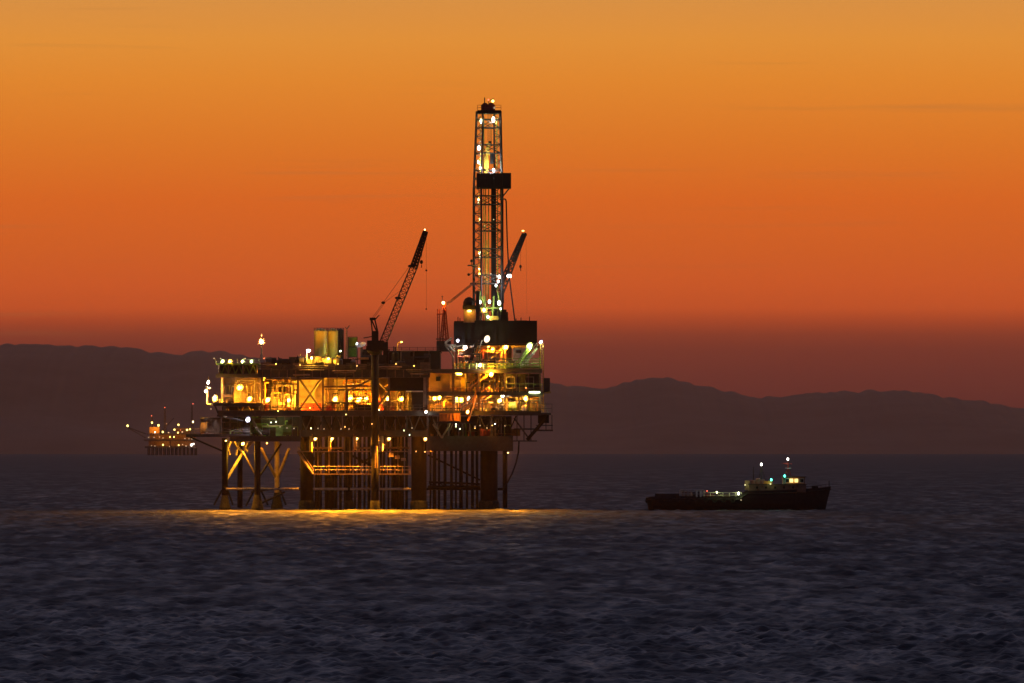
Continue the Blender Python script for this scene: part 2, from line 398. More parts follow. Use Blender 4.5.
# jacket diagonals
for a, b, r, m in (((243, 452, -8), (227, 479, -14.5), .3, 'cream_paint'), ((261, 448, 2), (276, 478, 8), .3, 'cream_paint'), ((289, 449, 3), (277.5, 478, 8), .3, 'cream_paint'),
                   ((281, 444, -10), (258.5, 478, -16), .2, 'leg_steel'), ((243, 452, -12), (256, 476, -16), .2, 'brown_steel'), ((231, 441, -6), (243, 452, -8), .25, 'cream_paint'),
                   ((253, 441, -6), (243, 452, -8), .25, 'cream_paint'), ((300, 470, 14), (331, 445, 15), .3, 'leg_steel'), ((331, 478, 15), (396, 445, 15), .25, 'leg_steel'), ((396, 478, 15), (331, 445, 15.5), .25, 'leg_steel'),
                   ((428, 455, 10), (480, 480, 10), .2, 'leg_steel')):
    T('brace', a, b, r, m, P)
# decks
def deck(x0, x1, y0, y1, Ya=FY, Yb=BY, m='dark_steel', nm='deck', beams=True):
    D_ = B(nm, x0, x1, y0, y0+1.6, Ya, Yb, m, P)
    B('edge_girder', x0, x1, y0+1.6, y1, Ya+.05, Ya+.5, m, D_)
    B('edge_girder', x0, x1, y0+1.6, y1, Yb-.5, Yb-.05, m, D_)
    if beams:
        k = x0+6
        while k < x1-3:
            B('deck_beam', k, k+1.8, y0+1.6, y1-.8, Ya+.55, Yb-.55, m, D_); k += 14
deck(230, 301, 436, 441.5, -20, 18, nm='cellar_deck')
deck(301, 427, 430, 437, -17, 18, nm='cellar_deck')
deck(427, 513, 436, 451, -20, 18, nm='cellar_deck')
deck(218, 430, 410.5, 416, nm='main_deck')
deck(427, 541, 411, 415.5, -20.5, 18, nm='main_deck')
deck(258, 430, 369.5, 377.5, -20, 20, nm='upper_deck')
deck(216, 259, 374, 377.5, -18, 18, nm='upper_deck')
deck(425, 542, 369, 373, -19, 18, nm='mid_deck')
deck(427, 543, 392, 395.5, -20, 18, nm='tween_deck')
deck(452, 541, 345.5, 348, -4, 18, nm='drill_deck')
# dark bulkhead panels between cellar and main deck (unlit level)
for k in range(20):
    x0 = 300+k*10.6
    if x0 > 505: break
    B('bulkhead_panel', x0, x0+10.2, 416.2, 430 if x0 < 425 else 436, -6+.06*(k % 2), -5.7, 'dark_steel', P)
    if k % 2 == 0: B('column', x0, x0+1.6, 416.2, 430 if x0 < 425 else 436, -19.5, -18.9, 'dark_steel', P)
# fascia truss in front of it
for k in range(0, 18):
    x0 = 300+k*12
    a, b = ((x0, 416, -19.2), (x0+6, 430, -19.2)); c = (x0+12, 416, -19.2)
    mm = 'brown_steel' if 425 < x0 < 455 else ('dark_steel' if k % 3 == 0 else 'black_steel')
    T('brace', a, b, .13, mm, P, 6); T('brace', b, c, .13, mm, P, 6)
# cellar fascia plates right
for k in range(8):
    B('fascia_plate', 428+k*10.6, 438.2+k*10.6, 436.6, 451, -20.25+.06*(k % 2), -20, 'dark_steel', P)
for k in range(12):
    B('fascia_plate', 302+k*10.4, 312+k*10.4, 430.4, 436, -17.2-.05*(k % 2), -17.0, 'dark_steel', P)

# main deck lit bulkheads: one panel every two metres, ribs between
def wallrun(x0, x1, y0, y1, Y, m, w=8.0, nm='wall_panel', seed=0):
    n = max(1, round((x1-x0)/w)); rr = random.Random(seed)
    for i in range(n):
        a = x0+(x1-x0)*i/n; b = x0+(x1-x0)*(i+1)/n; q = MB(); dy = rr.uniform(0, .07)
        pbox(q, a+.12, b-.12, y0, y1, Y-dy, Y+.25)
        for k in range(1, 4):                                   # pressed ribs
            xx = a+(b-a)*k/4; pbox(q, xx-.25, xx+.25, y0+1, y1-1, Y-dy-.06, Y-dy)
        q.build(nm, m, P)
wallrun(222, 262, 378, 403, -11, 'brown_steel', seed=1)
wallrun(262, 290, 378, 410.5, 2, 'brown_steel', seed=2)
wallrun(288, 297, 378, 410.5, -11.5, 'cream_paint', w=9, seed=3)
wallrun(297, 325, 378, 410.5, -8, 'cream_paint', w=14, seed=4)
wallrun(325, 372, 378, 410.5, -6, 'cream_paint', w=9.4, seed=5)
wallrun(378, 428, 378, 410.5, -4, 'tan_paint', w=10, seed=6)
# front truss of the main deck
for px in (262, 298, 323, 346.5, 389, 427):
    B('column', px-1, px+1, 377.6, 410.4, -19.6, -19.0, 'brown_steel', P)
for px in (273, 283, 290.5):
    B('column', px-.7, px+.7, 377.6, 410.4, -12.6, -12.1, 'brown_steel', P)
for a, b in (((299, 378.5), (321.5, 410)), ((321.5, 378.5), (299, 410)), ((389, 392), (375, 410)), ((376, 378.5), (388, 392)), ((347, 391), (372, 379))):
    T('brace', (*a, -19.3), (*b, -19.3), .2, 'brown_steel', P, 6)
for x0, x1, y in ((262, 298, 379), (299, 322, 378.8), (324, 346, 386.5), (347, 374, 386), (347, 374, 378.6)):
    T('beam', (x0, y, -19.3), (x1, y, -19.3), .18, 'brown_steel', P, 6)
B('bulkhead_panel', 389.5, 427, 377.6, 391, -19.3, -18.9, 'black_steel', P)
B('beam', 406, 423, 390.8, 391.8, -19.8, -19.4, 'white_paint', P)
B('bulkhead_panel', 411.5, 423, 392.2, 410.3, -19.4, -16, 'black_steel', P)
B('bulkhead_panel', 423.4, 426.2, 377.6, 410.3, -19.5, -17, 'tan_paint', P)
# process pipework on the main deck
rr = random.Random(21)
def pipes(n, x0, x1, y0, y1, Ya, Yb, mats, rmin=.09, rmax=.24, horiz=.5):
    for i in range(n):
        Y = rr.uniform(Ya, Yb); r = rr.uniform(rmin, rmax); m = rr.choice(mats)
        if rr.random() < horiz:
            y = rr.uniform(y0, y1); a = rr.uniform(x0, x0+(x1-x0)*.6); b = a+rr.uniform(.25, .5)*(x1-x0); b = min(b, x1)
            dr = rr.uniform(2, 8)
            MB().path([at(a, min(y1, y+dr), Y), at(a, y, Y), at(b, y, Y), at(b, y1, Y)], r).build('pipe', m, P)
        else:
            x = rr.uniform(x0, x1); t = rr.uniform(y0, y0+(y1-y0)*.5)
            MB().path([at(x, y1, Y), at(x, t, Y), at(min(x1, x+rr.uniform(2, 7)), t, Y)], r).build('pipe', m, P)
def gear(n, x0, x1, y1, hmin, hmax, Ya, Yb, mats, wmin=3, wmax=9):
    for i in range(n):
        x = rr.uniform(x0, x1); w = rr.uniform(wmin, wmax); h = rr.uniform(hmin, hmax); Y = rr.uniform(Ya, Yb); m = rr.choice(mats)
        b = MB(); k = rr.random()
        if k < .45:
            pbox(b, x, x+w, y1-h, y1, Y, Y+rr.uniform(1, 2.5)); pbox(b, x-.4, x+w+.4, y1-h-.7, y1-h, Y-.08, Y+1.2)
            for q in range(3): pbox(b, x+w*(q+.2)/3, x+w*(q+.75)/3, y1-h*.8, y1-h*.3, Y-.06, Y)
            b.build('equipment_box', m, P)
        elif k < .75:
            r = w*.1; c = at(x+w/2, y1, Y); hh = h*.2
            b.lathe(c, [(.01, hh), (r*.6, hh*.97), (r, hh*.85), (r, .1*hh), (r*.9, 0)], 10); b.tube(c+Vector((0, 0, hh*.9)), c+Vector((0, 0, hh*1.25)), .12, n=6)
            b.build('vessel_drum', m, P)
        else:
            a = at(x, y1-h*.55, Y); c = at(x+w, y1-h*.55, Y); b.tube(a, c, h*.09, n=10)
            for f in (.2, .8): q = a.lerp(c, f); b.box(q.x-.12, q.x+.12, Y-.3, Y+.3, at(0, y1, Y).z, q.z)
            b.build('pump', m, P)
pipes(16, 264, 296, 379, 410, -14, -3, ['brown_steel', 'orange_paint', 'tan_paint'])
pipes(14, 325, 372, 380, 410, -12, -8, ['brown_steel', 'orange_paint', 'tan_paint'])
pipes(10, 378, 412, 380, 410, -12, -6, ['brown_steel', 'orange_paint', 'tan_paint'])
pipes(9, 222, 262, 380, 403, -13.5, -12, ['brown_steel', 'cream_paint', 'tan_paint'])
gear(8, 264, 300, 410.4, 3, 9, -18, -12, ['brown_steel', 'red_paint', 'dark_steel'])
gear(13, 324, 412, 410.4, 3, 11, -18, -10, ['dark_steel', 'brown_steel', 'red_paint', 'dark_steel'])
pipes(15, 262, 297, 378, 410, -18.6, -15, ['dark_steel', 'black_steel', 'brown_steel'], .06, .16, .45)
pipes(16, 324, 372, 378, 410, -18.6, -15, ['dark_steel', 'black_steel', 'brown_steel'], .06, .16, .5)
pipes(10, 378, 412, 378, 410, -18.6, -15, ['dark_steel', 'black_steel'], .06, .16, .5)
pipes(8, 220, 260, 379, 402, -17, -14, ['dark_steel', 'brown_steel'], .06, .14, .4)
gear(7, 222, 256, 402.8, 3, 10, -14, -12, ['dark_steel', 'brown_steel', 'tan_paint'])
rail(262, 410, 372, 410, -19.8, h=5, m='dark_steel', rw=.08); rail(378, 410, 427, 410, -19.8, h=5, m='dark_steel', rw=.08)
for k in range(5): T('hanger', (328+k*9, 377.5, -18), (328+k*9, 386+(k % 3)*3, -18), .08, 'dark_steel', P, 6)
B('cable_tray', 325, 372, 389, 389.8, -17, -16.4, 'dark_steel', P); B('cable_tray', 262, 297, 383.4, 384.2, -17, -16.4, 'dark_steel', P)
B('bulkhead_panel', 222, 262, 406.2, 410.4, -10, -9.7, 'dark_steel', P)
B('tank_skid', 301, 321, 403, 410.4, -14, -11, 'red_paint', P)
B('equipment_box', 356, 371, 404.5, 410.4, -19.2, -17.2, 'black_steel', P)
# left end of the main level
deck(213, 264, 403, 406, -19, 10, nm='side_deck', beams=False)
rail(213, 403, 262, 403, -18.8, h=4.5)
B('column', 221, 223, 377.6, 403, -16.6, -16, 'tan_paint', P); B('column', 258.6, 260, 377.6, 410, -18.6, -18, 'pale_steel', P)
B('equipment_box', 234, 246, 384, 402.5, -14.5, -12, 'tan_paint', P)
T('pipe', (225, 404, -18), (225, 417, -18), .35, 'cream_paint', P)
T('pipe', (207.5, 386, -17), (206.6, 404, -17), .14, 'pale_steel', P); T('pipe', (206.6, 404, -17), (222, 404, -17), .14, 'pale_steel', P)
T('pipe', (207, 388.5, -17), (211, 387.8, -17), .12, 'pale_steel', P)
for k in range(4): T('brace', (215+k*11, 406, -17.5), (219+k*11, 415, -15), .16, 'brown_steel', P, 6)
for a, b in (((236, 416), (244, 406)), ((252, 409), (256, 417)), ((258, 430), (250, 416)), ((262, 436), (253, 421))):
    T('brace', (*a, -16), (*b, -16), .22, 'tan_paint', P, 6)
gear(8, 228, 290, 436, 4, 13, -17, -12, ['brown_steel', 'green_paint', 'dark_steel'])
pipes(12, 228, 300, 417, 436, -16, -10, ['green_paint', 'brown_steel', 'tan_paint'], .07, .16)
wallrun(262, 300, 416.5, 436, -9, 'dark_steel', seed=9); bulb(P, at(276, 422, -13.5), 'mercury', 220, .1)
for k in range(5): B('bulkhead_panel', 222+k*8, 229.7+k*8, 416.2, 436, -5+.06*(k % 2), -4.8, 'dark_steel', P)
gear(6, 222, 255, 416, 2, 5, -17, -13, ['dark_steel', 'brown_steel'])
pipes(8, 218, 262, 417, 434, -15, -8, ['dark_steel', 'brown_steel', 'tan_paint'], .07, .16)
# left cantilever walkway with its cabin
deck(186, 250, 434, 437, -18, -8, nm='cantilever_deck', beams=False)
rail(186, 434, 250, 434, -17.8, h=5)
wallrun(201, 219, 418.5, 433.6, -15, 'tan_paint', w=6, seed=11)
B('cabin_roof', 200, 220, 417.6, 418.6, -15.6, -9, 'dark_steel', P); B('cabin_side', 200.4, 201, 418.6, 434, -14.9, -9, 'tan_paint', P); B('cabin_side', 219, 219.6, 418.6, 434, -14.9, -9, 'tan_paint', P)
T('beam', (217, 415.5, -17.5), (246, 421, -17.5), .22, 'dark_steel', P); B('equipment_box', 243, 250, 421, 434, -17.5, -14, 'black_steel', P)
T('brace', (190, 437, -15), (225, 452, -15), .18, 'dark_steel', P, 6)
for k in range(6): T('brace', (226+k*4.4, 441.5, -10), (230+k*4.4-(k % 2)*7, 455-(k % 3)*3, -9), .17, 'cream_paint', P, 6)
# walkway below the deck
B('walkway', 313, 410, 473.4, 474.8, -15.9, -14.0, 'brown_steel', P)
for x0 in (313, 345, 380): rail(x0, 473.4, x0+(32 if x0 < 380 else 30), 473.4, -15.8, h=7, m='tan_paint', rw=.08)
T('beam', (297, 451.5, -15.8), (410, 451.5, -15.8), .12, 'tan_paint', P, 6)
stair(313, 474, 298, 451.5, -15.8, m='tan_paint')
for px in (318, 329, 350, 398, 409): T('hanger', (px, 437, -15.7), (px, 473.4, -15.7), .09, 'brown_steel', P, 6)
for px, y1, m in ((311, 452, 'yellow_paint'), (329.5, 451, 'yellow_paint'), (376.3, 468, 'brown_steel'), (382, 451, 'cream_paint'), (355, 450, 'orange_paint'), (432, 452, 'orange_paint')):
    T('pipe', (px, 434, -16.9 if px != 376.3 else -17.6), (px, y1, -16.9 if px != 376.3 else -17.6), .3, m, P)
for k in range(3): B('equipment_box', 389+k*6, 393.6+k*6, 453+k*2.5, 457+k*2, -16, -14.5, 'tan_paint', P)
for k in range(9): T('pipe', (303+k*14, 437, -8), (303+k*14, 451, -8), .24, 'tan_paint', P)
for x0, x1 in ((310, 347), (350, 372), (380, 410)): T('beam', (x0, 448, -9), (x1, 448, -9), .2, 'tan_paint', P, 6)

# upper deck: railings, parapets, equipment on the skyline
rail(258, 369.5, 430, 369.5, -19.8, h=4, m='dark_steel')
for k in range(16):
    x0 = 261+k*10.6; B('parapet_panel', x0, x0+10.2, 362.4+(k*7 % 5)*.5, 369.4, -19.3-.12*(k % 2), -19.0, 'dark_steel' if k % 3 else 'brown_steel', P)
for k in range(14):
    x0 = 262+(k*37 % 150); y0 = 365+(k*5 % 11); T('pipe', (x0, y0, -20.6), (x0+14+(k*11 % 20), y0, -20.6), .12, ('brown_steel', 'tan_paint', 'dark_steel')[k % 3], P, 6)
for k in range(20): B('stiffener', 262+k*8.3, 262.9+k*8.3, 370, 377.2, -20.3, -20.0, 'brown_steel', P)
for px, py, Y, kd, w in ((276, 364, -21.6, 'sodium', 70), (300, 365, -21.6, 'sodium', 50), (338, 364, -21.6, 'sodium', 60), (357, 366, -21.6, 'amber', 40), (396, 364, -21.8, 'sodium', 50), (414, 366, -21.6, 'amber', 40),
                         (311, 428.2, -21.2, 'mercury', 40), (345, 427, -21.2, 'sodium', 60), (372, 424, -22.6, 'sodium', 40), (404, 430.2, -21.2, 'mercury', 40), (456, 426.5, -22.2, 'mercury', 60), (492, 425.5, -21.4, 'sodium', 60), (475, 428, -21.4, 'amber', 50), (267, 443, -1, 'sodium', 1500)):  # lamps added to light the dim decks, and a hidden one for the rear leg
    cb = at(px, py, Y); o = MB().ball(cb, .13, 6, 4); o.tube(cb, cb+Vector((0, 1.2, .15)), .05, n=5); o.build('bulkhead_or_added_lamp', 'lens_dim', P, True); bulb(P, cb+Vector((0, -.35, -.1)), kd, w, .08)
gear(30, 266, 352, 369.4, 9, 13.5, -17.5, -15, ['dark_steel', 'black_steel', 'dark_steel'], 5, 12)
gear(10, 386, 425, 369.4, 8, 19, -17, -8, ['dark_steel', 'black_steel'], 6, 12)
pipes(10, 268, 365, 354, 369, -16, -9, ['dark_steel', 'brown_steel'], .07, .15)
pipes(8, 386, 436, 350, 369, -16, -9, ['dark_steel', 'brown_steel'], .07, .15)
B('module_wall', 386, 440, 352, 369.4, -10, 12, 'black_steel', P); B('module_roof', 385, 441, 350.8, 352, -10.6, 12.4, 'black_steel', P)
B('module_wall', 362, 386, 355, 369.4, -13, 4, 'black_steel', P); gear(7, 360, 384, 356, 3, 7, -12.5, -9, ['dark_steel', 'black_steel'])
rail(386, 350.8, 441, 350.8, -10.4, h=3.5, m='black_steel')
# left top deck strip
B('roof_deck', 216, 259, 363.2, 365, -17, 14, 'green_paint', P); rail(216, 363.2, 259, 363.2, -16.8, h=4, m='dark_steel')
for k in range(6):
    T('brace', (218+k*7, 365, -15.5), (221.5+k*7, 374, -15.5), .13, 'green_paint', P, 6); T('brace', (221.5+k*7, 374, -15.5), (225+k*7, 365, -15.5), .13, 'green_paint', P, 6)
wallrun(218, 258, 365.2, 373.8, -11, 'dark_steel', seed=13)
for px in (219, 228.5, 243, 257): T('column', (px, 365, -16), (px, 374, -16), .16, 'tan_paint', P, 6)
# right tower: intermediate levels
wallrun(427, 450, 373.2, 392, -14, 'pink_panel', w=11, seed=15)
wallrun(450, 478, 373.2, 392, -8, 'tan_paint', w=9, seed=16)
wallrun(478, 504, 373.2, 392, -8, 'tan_paint', w=9, seed=17)
wallrun(428, 500, 395.6, 411, -8, 'tan_paint', w=9, seed=18)
wallrun(500, 541, 395.6, 411, -4, 'tan_paint', w=10, seed=19)
wallrun(455, 512, 348, 369, 4, 'tan_paint', w=9.5, seed=20)
B('window', 436, 440.5, 376.5, 381, -14.25, -14.1, 'glass_dark', P)
B('door', 461, 465.6, 377, 391.8, -8.3, -8.1, 'yellow_paint', P)
B('column', 464.6, 466.4, 374, 391.8, -9.4, -8.9, 'cream_paint', P)
for y in (394, 411): rail(428, y-2, 541, y-2, -19.9, h=4, m='orange_paint')
rail(455, 369, 541, 369, -18.9, h=5, m='green_paint', rw=.09); rail(500, 366, 541, 366, -16.5, h=5, m='green_paint', rw=.09)
for k in range(4): B('deck_grating', 500+k*10.3, 509.8+k*10.3, 366.6, 368.4, -18.6, -12, 'green_paint', P)
for k in range(5): T('beam', (500, 358.5+k*2.4, -17-.2*k), (541, 358.5+k*2.4, -17-.2*k), .08, 'green_paint', P, 6)
# stairs between the levels
stair(470, 388, 493, 371, -18.6); stair(461, 412, 489, 392, -19.2); stair(466, 413, 492, 394, -17.4)
stair(468, 421, 476, 396, -20.9)
stair(516, 368.5, 532, 348, -14, m='green_paint'); stair(521, 368.5, 537, 348, -12.5, m='white_paint')
# white booth behind the green stair
wallrun(513, 529, 347.5, 368.6, -7, 'white_paint', w=8, seed=22)
B('window', 516, 521.5, 350, 353, -7.3, -7.15, 'glass_dark', P)
T('beam', (445, 343, -12), (455, 352, -12), .2, 'white_paint', P, 6); T('beam', (445, 343, -12), (452, 338, -12), .22, 'white_paint', P, 6); T('beam', (446, 345, -12), (456, 345, -12), .18, 'white_paint', P, 6)
T('beam', (445, 345, -12), (454, 358, -12), .14, 'pale_steel', P, 6)
for k in range(6): T('beam', (478-k*.6, 346+k*1.4, -6), (500, 346+k*1.4, -6), .1, 'orange_paint', P, 6)
pipes(14, 452, 510, 347, 369, -7, 0, ['orange_paint', 'brown_steel', 'red_paint'], .08, .2)
pipes(12, 480, 504, 373, 392, -16, -9.5, ['orange_paint', 'cream_paint', 'brown_steel'], .08, .2, .35)
pipes(16, 428, 500, 396, 411, -17, -9.5, ['orange_paint', 'cream_paint', 'brown_steel', 'yellow_paint'], .08, .2, .4)
pipes(14, 497, 541, 396, 411, -17, -6, ['orange_paint', 'cream_paint', 'brown_steel'], .08, .2, .35)
pipes(14, 428, 500, 395, 411, -19.4, -17.5, ['dark_steel', 'black_steel', 'brown_steel'], .06, .15, .5)
pipes(10, 500, 541, 395, 411, -19.4, -17.5, ['dark_steel', 'black_steel', 'brown_steel'], .06, .15, .4)
pipes(10, 452, 504, 373, 392, -18.4, -16, ['dark_steel', 'black_steel', 'brown_steel'], .06, .15, .4)
pipes(12, 454, 512, 347, 369, -16, -9, ['dark_steel', 'black_steel', 'brown_steel'], .06, .15, .4)
gear(9, 430, 500, 411, 3, 8, -18, -11, ['brown_steel', 'tan_paint', 'red_paint'])
gear(8, 500, 538, 411, 4, 10, -18, -8, ['brown_steel', 'tan_paint', 'green_paint'])
gear(8, 456, 510, 369, 3, 10, -15, -6, ['orange_paint', 'brown_steel', 'tan_paint'])
gear(9, 464, 512, 436, 4, 12, -19.5, -12, ['dark_steel', 'brown_steel', 'red_paint'])
pipes(12, 462, 515, 416, 436, -19.8, -14, ['dark_steel', 'brown_steel', 'green_paint'], .07, .15)
T('brace', (505, 346, -3), (455+20, 372, -12), .3, 'dark_steel', P); T('brace', (478, 340, -9), (468, 369, -9), .35, 'black_steel', P); T('beam', (482, 340, -9.4), (473, 369, -9.4), .08, 'pale_steel', P, 6)
# columns of the right tower
for px in (428, 453, 479, 505, 540):
    B('column', px-.9, px+.9, 373, 392, -19.2, -18.6, 'brown_steel', P); B('column', px-.9, px+.9, 395.5, 411, -19.8, -19.2, 'brown_steel', P)
    if px > 450: B('column', px-.9, px+.9, 348, 369, -5, -4.4, 'brown_steel', P)
# lit standpipe tower at the right edge: four chords and rungs
q = MB()
for dx in (540.4, 543.4):
    for Y in (-16, -15.4): q.bar(at(dx, 344, Y), at(dx, 412, Y), .12)
for k in range(27): q.bar(at(540.4, 344+k*2.5, -16), at(543.4, 345.4+k*2.5, -16), .08)
q.build('pipe_ladder', 'yellow_paint', P)
# dark right module with its framed openings
wallrun(505, 540, 373.4, 392, -17, 'dark_steel', w=11.6, seed=25)
for x0 in (506, 525):
    f = MB(); pbox(f, x0, x0+9, 376.6, 377.3, -17.5, -17.2); pbox(f, x0, x0+9, 388, 388.7, -17.5, -17.2); pbox(f, x0, x0+.7, 376.6, 388.7, -17.5, -17.2); pbox(f, x0+8.3, x0+9, 376.6, 388.7, -17.5, -17.2); pbox(f, x0, x0+9, 383, 383.5, -17.5, -17.2)
    f.build('window_frame', 'pale_steel', P)
rail(505, 392, 541, 392, -19.9, h=8, m='green_paint')
# right outriggers
B('equipment_box', 543.5, 550, 378, 391.5, -16, -10, 'dark_steel', P); deck(541, 551, 391.5, 393, -17, -8, nm='outrigger_deck', beams=False)
deck(515, 551, 413, 415, -19, -8, nm='outrigger_deck', beams=False); B('equipment_box', 538, 549, 414.5, 423, -17, -11, 'black_steel', P)
rail(541, 413, 552, 413, -18.8, h=9, m='dark_steel')
B('outrigger_beam', 536, 553, 425, 425.8, -17, -12, 'dark_steel', P); B('outrigger_beam', 536, 553, 429.6, 431.2, -17, -12, 'dark_steel', P); B('outrigger_beam', 513, 537, 440.4, 441.6, -17, -10, 'dark_steel', P)
for px in (539, 546, 552): T('hanger', (px, 415, -16.8), (px, 431, -16.8), .09, 'dark_steel', P, 6)
T('brace', (548, 416, -17), (527, 440, -17), .35, 'black_steel', P); T('brace', (514, 418, -17), (530, 440, -17), .16, 'dark_steel', P, 6)
for px in (517, 524, 531): T('hanger', (px, 415.5, -16), (px, 441, -16), .1, 'dark_steel', P, 6)
T('beam', (514, 429, -17), (538, 429, -17), .15, 'dark_steel', P, 6)
T('brace', (543, 400, -15), (548, 413, -15), .14, 'pale_steel', P, 6); T('brace', (540, 397, -15), (541, 413, -15), .14, 'pale_steel', P, 6)
# tan V brace under the orange container
for a, b in (((433, 424), (442, 438)), ((451, 422), (442, 438))): T('brace', (*a, -20.6), (*b, -20.6), .2, 'tan_paint', P, 6)
# the hose hanging to the water
pts = [at(519, 441, -14), at(518.5, 452, -14), at(516, 463, -14), at(512, 474, -14), at(507, 483, -14), at(502.5, 490, -14)]
MB().path(pts, .16).build('hose', 'rubber', P)
# tiny bulkhead lamps at the unlit levels
for px, py, k in ((271, 422.5, 'mercury'), (276, 422, 'mercury'), (280, 427, 'dim'), (287, 428, 'dim'), (294, 428.5, 'dim'), (311, 429, 'dim'), (318, 428.5, 'dim'), (324, 429, 'dim'), (341, 429, 'dim'), (349, 429, 'dim'), (379, 410, 'white'),
                  (400, 410, 'dim'), (404, 431, 'dim'), (409.5, 435, 'mercury'), (412, 428, 'dim'), (416, 451.5, 'dim'), (425, 452, 'dim'), (456, 424.5, 'white'), (462.5, 422.5, 'mercury'), (460, 429, 'mercury'), (475, 426.5, 'dim'), (480, 425.5, 'dim'),
                  (495, 424, 'white'), (505, 426, 'dim'), (487, 428, 'dim'), (214, 358.5, 'dim'), (220.5, 358.5, 'dim'), (245, 358.5, 'dim'), (264, 358.5, 'red'), (193, 421.5, 'mercury'), (211, 409, 'dim'), (534, 354, 'dim'), (526, 388, 'red'), (353, 384, 'dim'),
                  (346, 414.5, 'amber'), (310, 408, 'amber'), (278, 411, 'amber')):
    Y = -20.6; c = at(px, py, Y); o = MB().ball(c, .12, 6, 4); o.tube(c, c+Vector((0, .9, .1)), .06, n=5); o.build('bulkhead_or_added_lamp', 'lens_'+k, P)

# ------------------------------------------------------------------ floodlights on the platform
G1 = 'hooded floodlights under the lower deck'
for px, lab in ((315.5, 'hooded floodlight under the lower deck, beside the thick dark leg, leftmost of five'), (332, 'hooded floodlight under the lower deck, second from the left of five'),
                (356.5, 'hooded floodlight under the lower deck, third from the left of five'), (389, 'hooded floodlight under the lower deck, fourth of five, right of the crane column'),
                (425.5, 'hooded floodlight under the lower deck, rightmost of five, above the conductor pipes')):
    floodlight(px, 438.5, -16.3, 'sodium', .95, 15000, lab, G1, up=.5, back=0, spot=True)
G2 = 'sodium floodlights along the main deck'
for px, py, Y, k, s, w, lab in (
    (208.3, 382, -17.6, 'white', .75, 160, 'pale floodlight on the outer pole, highest of three at the far left end'),
    (206, 391, -17.6, 'white', .65, 120, 'small pale floodlight below the highest one on the far left pole'),
    (215, 398.3, -17.8, 'amber', 1.25, 2600, 'big dazzling floodlight at the far left corner of the main deck'),
    (240, 387.5, -15.2, 'amber', 1.3, 700, 'round amber floodlight high on the brown cabinet at the left end'),
    (249.5, 399, -17.2, 'sodium', 1.15, 2000, 'bright floodlight just right of the brown cabinet, low on main deck'),
    (264, 378.8, -15.5, 'amber', .6, 700, 'small yellow floodlight under the upper deck left of the pipework'),
    (267.8, 399.8, -16.6, 'sodium', 1.15, 1800, 'bright floodlight low in front of the left pipework'),
    (289, 399.8, -14.6, 'amber', 1.05, 4500, 'bright floodlight left of the big steel cross bracing'),
    (335, 399, -13.5, 'amber', 1.1, 3200, 'floodlight right of the big cross bracing, first of four in a row'),
    (350, 398.3, -13.5, 'sodium', 1.15, 2200, 'floodlight right of the cross bracing, second of four in a row'),
    (359, 399.3, -13.5, 'amber', 1.2, 2400, 'floodlight left of the crane column, third of four in a row'),
    (366.3, 398.3, -13.5, 'sodium', 1.1, 2000, 'floodlight closest to the crane column on its left side'),
    (388, 398.6, -14.5, 'sodium', 1.0, 1500, 'floodlight just right of the crane column on the main deck'),
    (401.3, 398.8, -16, 'amber', 1.1, 1500, 'floodlight left of the black doorway on the main deck')):
    floodlight(px, py, Y, k, s, w, lab, G2, up=1.0, back=.6)
floodlight(248, 419.5, -18.6, 'cool', 1.05, 200, 'bluish white floodlight on the black box above the left walkway', None, up=-.6, back=.6)
floodlight(243, 443.6, -12.5, 'amber', .55, 1300, 'small yellow floodlight under the left end of the lower deck', None, up=.45)
floodlight(226, 440.5, -17.4, 'sodium', .5, 10000, 'small added hooded floodlight at the head of the leftmost leg', None, up=.3, back=.3, spot=True)  # added lamp, put in to light the water at the left end
floodlight(508, 452.5, -17.5, 'sodium', .45, 7500, 'small added hooded floodlight under the right end of the lower deck', None, up=.45, back=.1, spot=True)  # added lamp to brighten the water below the right end
G3 = 'lamps on the left roof deck'
for px, k, s, w, lab in ((222.5, 'mercury', .7, 110, 'whitish lamp at the left end of the roof deck'), (230, 'amber', .8, 350, 'yellow lamp on the left roof deck, second from the left'),
                         (242.5, 'mercury', .65, 90, 'greenish lamp on the left roof deck, third from the left'), (251.5, 'mercury', .65, 90, 'greenish lamp at the right end of the left roof deck')):
    floodlight(px, 361.3, -16.4, k, s, w, lab, G3, up=-.35, name='deck_lamp', cat='lamp')
G4 = 'floodlights on the right hand tower'
